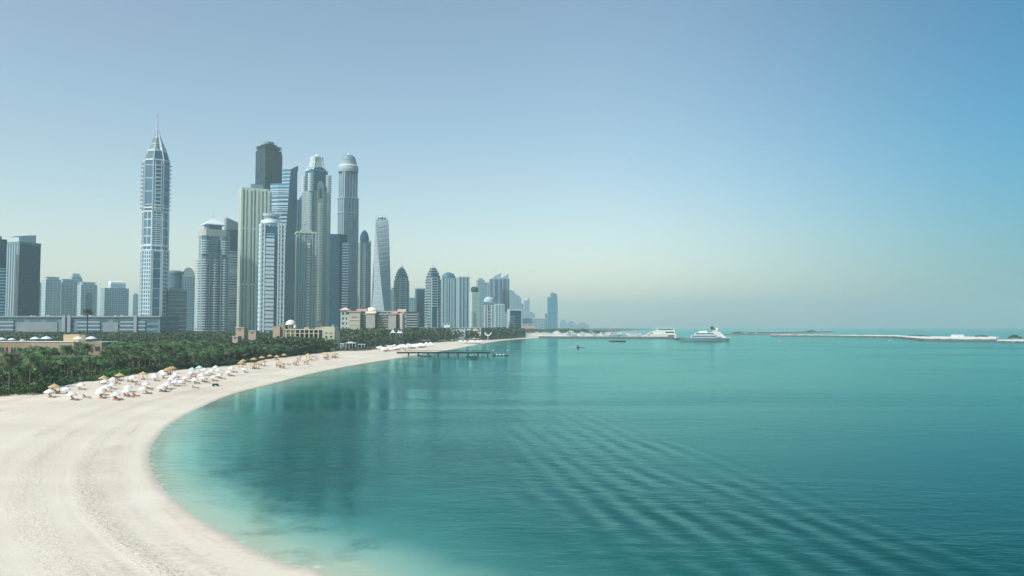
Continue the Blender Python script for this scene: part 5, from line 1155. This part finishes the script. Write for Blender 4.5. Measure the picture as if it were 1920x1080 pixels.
def palm_meshes(seed):
    global rnd; rr = random.Random(seed); H = 9.0; cr = MB()
    for i in range(38):
        az = i * 2.399 + rr.uniform(-.2, .2); f_ = i / 38; el = math.radians(78 - 105 * f_ + rr.uniform(-8, 8))
        frond(cr, az, el, rr.uniform(3.2, 4.0), rr.uniform(.9, 1.5) * (1 if f_ < .7 else .5), rr.uniform(.55, .75), 1 if (f_ > .9) else 0)
    cm = cr.mesh('crown', [palm_leaf, dry_leaf]); tr = MB(); lean = rr.uniform(-.5, .5)
    prof = [(0, .36), (.06, .27), (.5, .22), (.95, .2), (1.0, .3)]
    for (t0, r0), (t1, r1) in zip(prof, prof[1:]): tr.tube((lean * t0 * t0, 0, H * t0 - (.6 if t0 == 0 else 0)), (lean * t1 * t1, 0, H * t1), r0, r1, 7)
    return cm, tr.mesh('trunk', [bark]), lean, H
PALMS = [palm_meshes(s_) for s_ in (3, 5, 8, 13)]
def leaf_cloud(n, centers, radii, size, seed, flat=.75):
    r_ = np.random.RandomState(seed); k = r_.randint(0, len(centers), n); d_ = r_.normal(size=(n, 3)); d_ /= np.linalg.norm(d_, axis=1)[:, None]
    rad = radii[k] * (.55 + .45 * r_.rand(n)) ** .5; c_ = centers[k] + d_ * rad[:, None] * np.array([1, 1, flat])
    u = r_.normal(size=(n, 3)); u /= np.linalg.norm(u, axis=1)[:, None]; w = np.cross(u, d_ + r_.normal(size=(n, 3)) * .5); w /= np.linalg.norm(w, axis=1)[:, None] + 1e-9
    s_ = size * r_.uniform(.6, 1.3, n)[:, None]; u = u * s_; w = w * s_ * .7
    return np.stack([c_ - u, c_ + w, c_ + u, c_ - w], 1)
def quads_mesh(name, Q, mats, mi=None):
    me = bpy.data.meshes.new(name); V = Q.reshape(-1, 3); n = len(Q)
    me.vertices.add(len(V)); me.vertices.foreach_set('co', V.astype(np.float32).ravel()); me.loops.add(len(V)); me.loops.foreach_set('vertex_index', np.arange(len(V), dtype=np.int32))
    me.polygons.add(n); me.polygons.foreach_set('loop_start', np.arange(0, 4 * n, 4, dtype=np.int32))
    for m_ in mats: me.materials.append(m_)
    if mi is not None: me.polygons.foreach_set('material_index', mi.astype(np.int32))
    me.update(calc_edges=True); return me
def broad_meshes(seed):
    r_ = np.random.RandomState(seed); rr = random.Random(seed); nc = 15; c_ = np.stack([r_.uniform(-2.6, 2.6, nc), r_.uniform(-2.6, 2.6, nc), r_.uniform(3.2, 6.6, nc)], 1); rd = r_.uniform(.9, 1.7, nc)
    cm = quads_mesh('crown', leaf_cloud(1300, c_, rd, .34, seed), [broad_leaf]); tr = MB().tube((0, 0, -.5), (.1, 0, 2.4), .3, .2, 7)
    for i in range(6): tr.tube((.1, 0, 2.2), tuple(c_[i] * .85), .13, .04, 5)
    return cm, tr.mesh('trunk', [bark])
BROADS = [broad_meshes(s_) for s_ in (21, 34, 55)]
# where trees stand
cand = []
Y_ = 235.0
while Y_ < 1680:
    sp_ = 6.6 if Y_ < 620 else 6.6 + (Y_ - 620) * .010
    x0, x1 = -.80 * Y_, .06 * Y_ + 10
    for X in np.arange(x0, x1, sp_): cand.append((X + rnd.uniform(-2.2, 2.2), Y_ + rnd.uniform(-2.2, 2.2), rnd.random()))
    Y_ += sp_ * (.9 if Y_ < 620 else 1.1)
cp = np.array(cand); g_ok = sdg(cp[:, :2]) > 3.2
sd_, _ = sd_land(cp[:, :2]); g_ok &= sd_ > 5
keep = []
foot = [(-275, -155, 432, 470)]                       # the villa's ground
for (X, Y, q_), ok in zip(cand, g_ok):
    if not ok: continue
    px, py = toPx(X, Y, 6)
    if any(a < X < b_ and c_ < Y < e for a, b_, c_, e in [(P(-60, 640, 440).x - 3, P(192, 640, 440).x + 4, 433, 468), (P(510, 620, 700).x - 2, P(634, 620, 700).x + 2, 694, 716), (P(634, 650, 770).x, P(692, 650, 770).x, 722, 800), (P(438, 620, 760).x, P(482, 620, 760).x, 726, 772), (P(636, 600, 1080).x, P(790, 600, 1080).x, 1058, 1122)]): continue
    keep.append((X, Y, q_, px))
keep.sort(key=lambda k_: k_[1])
def palmy(X, Y, q_): return q_ < (.72 if Y < 520 else .35)
def sees(px): return -40 < px < 1000
palms, broads, rest = [], [], []
for X, Y, q_, px in keep:
    sc = rnd.uniform(.62, 1.2); hz_ = rnd.random()
    # trees in front of the villa and arcade must not hide them
    if Y < 433 and px < 200 and rnd.random() < .8: sc = min(sc, max(.35, (20.2 - .0353 * Y) / 10.8))
    if 640 < Y < 700 and 500 < px < 640: sc *= .8
    if Y > 600: sc *= 1 + (.55 if px < 640 else 1.15) * min(1, (Y - 600) / 400)
    if 500 < px < 640 and 560 < Y < 700: sc = (20.4 - .0133 * Y) / (10.8 if palmy(X, Y, q_) else 7.6) * rnd.uniform(.8, 1.06)
    if 718 < px < 772 and 700 < Y < 905: sc = min(sc, (20.2 - .0082 * Y) / (10.8 if palmy(X, Y, q_) or Y > 620 else 7.6))
    if 628 < px < 694 and 650 < Y < 800: sc = .3
    rec = (X, Y, sc, px, q_)
    if palmy(X, Y, q_) and sees(px) and len(palms) < 290: palms.append(rec)
    elif not palmy(X, Y, q_) and sees(px) and len(broads) < 270: broads.append(rec)
    else: rest.append(rec)
def zone(px, Y):
    if Y < 433 and px < 195: return 'in the dark grove in front of the sand villa'
    if px < 195: return 'beside and behind the sand villa'
    if px < 330 and Y < 400: return 'behind the hedge above the near white umbrellas'
    if px < 330: return 'in the grove between villa and pyramid roofed tower'
    if px < 460 and Y < 450: return 'behind the teal beach umbrella'
    if px < 460: return 'in the deep grove below the cream tower'
    if px < 640 and Y < 700: return 'between the domed hotel and the straw shades'
    if px < 640: return 'around and behind the domed hotel'
    return 'in the grove right of the beach pavilions'
def put(meshes, nm_, cat, kind_lb, rec):
    X, Y, sc, px, q_ = rec; v = meshes[int(q_ * 1000) % len(meshes)]; z0 = 1.55
    r = empty(nm_, (X, Y, z0), rnd.uniform(0, 6.28), label=f'{kind_lb} {zone(px, Y)}', cat=cat, group=f'{cat}s {zone(px, Y)}'); r.scale = (sc * rnd.uniform(.9, 1.1), sc * rnd.uniform(.9, 1.1), sc)
    c_ = link('crown', v[0], r); link('trunk', v[1], r)
    if len(v) > 2: c_.location = (v[2], 0, v[3])
    return r
for rec in palms: put(PALMS, 'palm_tree', 'palm tree', 'feathery date palm', rec)
for rec in broads: put(BROADS, 'broadleaf_tree', 'leafy tree', 'round dark green leafy tree', rec)
# everything farther off: one mass
Qs = []; ci = 0; r_ = np.random.RandomState(5)
tmpl = []
for s_ in range(5):
    q2 = np.random.RandomState(70 + s_); nc = 9; c_ = np.stack([q2.uniform(-2.8, 2.8, nc), q2.uniform(-2.8, 2.8, nc), q2.uniform(2.2, 6.4, nc)], 1)
    tmpl.append(leaf_cloud(230, c_, q2.uniform(1.1, 1.9, nc), .62, s_))
for X, Y, sc, px, q_ in rest:
    if px < -500: continue
    t_ = tmpl[int(q_ * 997) % 5]; a_ = q_ * 40; ca, sa = math.cos(a_), math.sin(a_); Q = t_ * sc * 1.02
    if Y > 800: Q = Q[::2] * np.array([1.25, 1.25, 1.0])
    Q = np.stack([Q[..., 0] * ca - Q[..., 1] * sa + X, Q[..., 0] * sa + Q[..., 1] * ca + Y, Q[..., 2] + 1.5], -1); Qs.append(Q)
# tree belt behind the marina
for i in range(420):
    px = rnd.uniform(930, 1132); Yb = 2350 + rnd.uniform(-60, 260); p_ = P(px, 618, Yb); s_ = rnd.uniform(1.6, 2.6) * (1 if px < 1100 else .6)
    Qs.append(tmpl[i % 5][::5] * np.array([s_, s_, s_ * .95]) * np.array([1.3, 1.3, .85]) + np.array([p_.x, Yb, .5]))
fo = link('distant_grove', quads_mesh('distant_grove', np.concatenate(Qs), [broad_leaf])); nm(fo, 'mass of green tree crowns filling the park up to the towers', 'grove', kind='stuff')
# undergrowth between trunks
uq = []; n_ = 0
for X, Y, q_, px in keep[:900]:
    if px < -200 or Y > 560: continue
    c_ = np.array([[X + rnd.uniform(-3, 3), Y + rnd.uniform(-3, 3), 1.9 + rnd.uniform(-.3, .5)] for _ in range(3)]); uq.append(leaf_cloud(60, c_, np.array([1.6, 1.3, 1.8]), .42, int(q_ * 9999), .6))
u_ = link('undergrowth', quads_mesh('undergrowth', np.concatenate(uq), [broad_leaf])); nm(u_, 'low dark shrubs filling the shade between the trunks', 'undergrowth', kind='stuff')
# clipped hedges along the sand
def hedge(lb, i0, i1, w, h_, back):
    pts = [G(x, y, 1.5).xy for x, y in i0]; line = crom([tuple(p) for p in pts], 6); Q = []; r2 = np.random.RandomState(len(i0) + int(w * 10))
    for a, b_ in zip(line, line[1:]):
        a, b_ = np.array(a), np.array(b_); L_ = np.linalg.norm(b_ - a); n_ = int(L_ * 75 * w / 3); t_ = r2.rand(n_); nrm = np.array([-(b_ - a)[1], (b_ - a)[0]]) / (L_ + 1e-9)
        if nrm[1] < 0: nrm = -nrm
        ang = r2.uniform(0, PI, n_); rr = .85 + .15 * r2.rand(n_); c2 = a + (b_ - a) * t_[:, None] + nrm * (w / 2 + np.cos(ang) * w / 2 * rr + back)[:, None]
        bumpz = 1 + .16 * np.sin(c2[:, 0] * 1.1) * np.cos(c2[:, 1] * .9); zz = 1.4 + h_ * np.sin(ang) ** .5 * rr * bumpz
        C3 = np.concatenate([c2, zz[:, None]], 1); u = r2.normal(size=(n_, 3)); u /= np.linalg.norm(u, axis=1)[:, None]; v = np.cross(u, r2.normal(size=(n_, 3))); v /= np.linalg.norm(v, axis=1)[:, None]; s_ = .24
        Q.append(np.stack([C3 - u * s_, C3 + v * s_, C3 + u * s_, C3 - v * s_], 1))
    o = link('clipped_hedge', quads_mesh('clipped_hedge', np.concatenate(Q), [hedge_leaf])); nm(o, lb, 'hedge')
hedge('thick bright green hedge behind the leftmost thatched shade', [(-300, 760), (-120, 750), (0, 744), (40, 738), (54, 730)], None, 6, 2.6, 0)
hedge('low green hedge running behind the first two straw shades', [(62, 731), (110, 721), (150, 716), (178, 712)], None, 3.5, 1.6, .5)
hedge('rounded bright green hedge behind three thatched shades', [(182, 712), (215, 705), (262, 700)], None, 4.5, 2.6, .5)
hedge('long dark green hedge behind the crowded white umbrellas', [(268, 700), (330, 693), (400, 688), (450, 682.5)], None, 3.5, 1.9, .4)
hedge('bright low hedge behind the small straw shades', [(455, 681), (480, 675), (560, 666.5), (622, 659)], None, 5, 2.0, .4)
# tall lone palm
p_ = P(163, 640, 470); r = empty('tall_palm_mast', (p_.x, 470, 1.5), 0, label='very tall straight dark palm rising above the villa roof', cat='palm tree')
hh_ = P(163, 584, 470).z - 1.5; ob('trunk', MB().tube((0, 0, 0), (0, 0, hh_), .5, .34, 8), darkc, r); c_ = link('crown', PALMS[1][0], r, (0, 0, hh_ - .3)); c_.scale = (1.15, 1.15, 1.1)
# ------------------------------------------------------------ haze
hm = bpy.data.materials.new('haze_air'); hm.use_nodes = True; ht = hm.node_tree; ht.nodes.clear()
ho = ht.nodes.new('ShaderNodeOutputMaterial'); hv = ht.nodes.new('ShaderNodeVolumePrincipled')
hv.inputs['Color'].default_value = (.74, .97, .985, 1); hv.inputs['Density'].default_value = HAZE; hv.inputs['Anisotropy'].default_value = .22
ht.links.new(hv.outputs[0], ho.inputs['Volume'])
hb = MB().box(-15500, 15500, -380, 16200, -6, 470)
hz = ob('haze', hb, hm); nm(hz, kind='stuff')
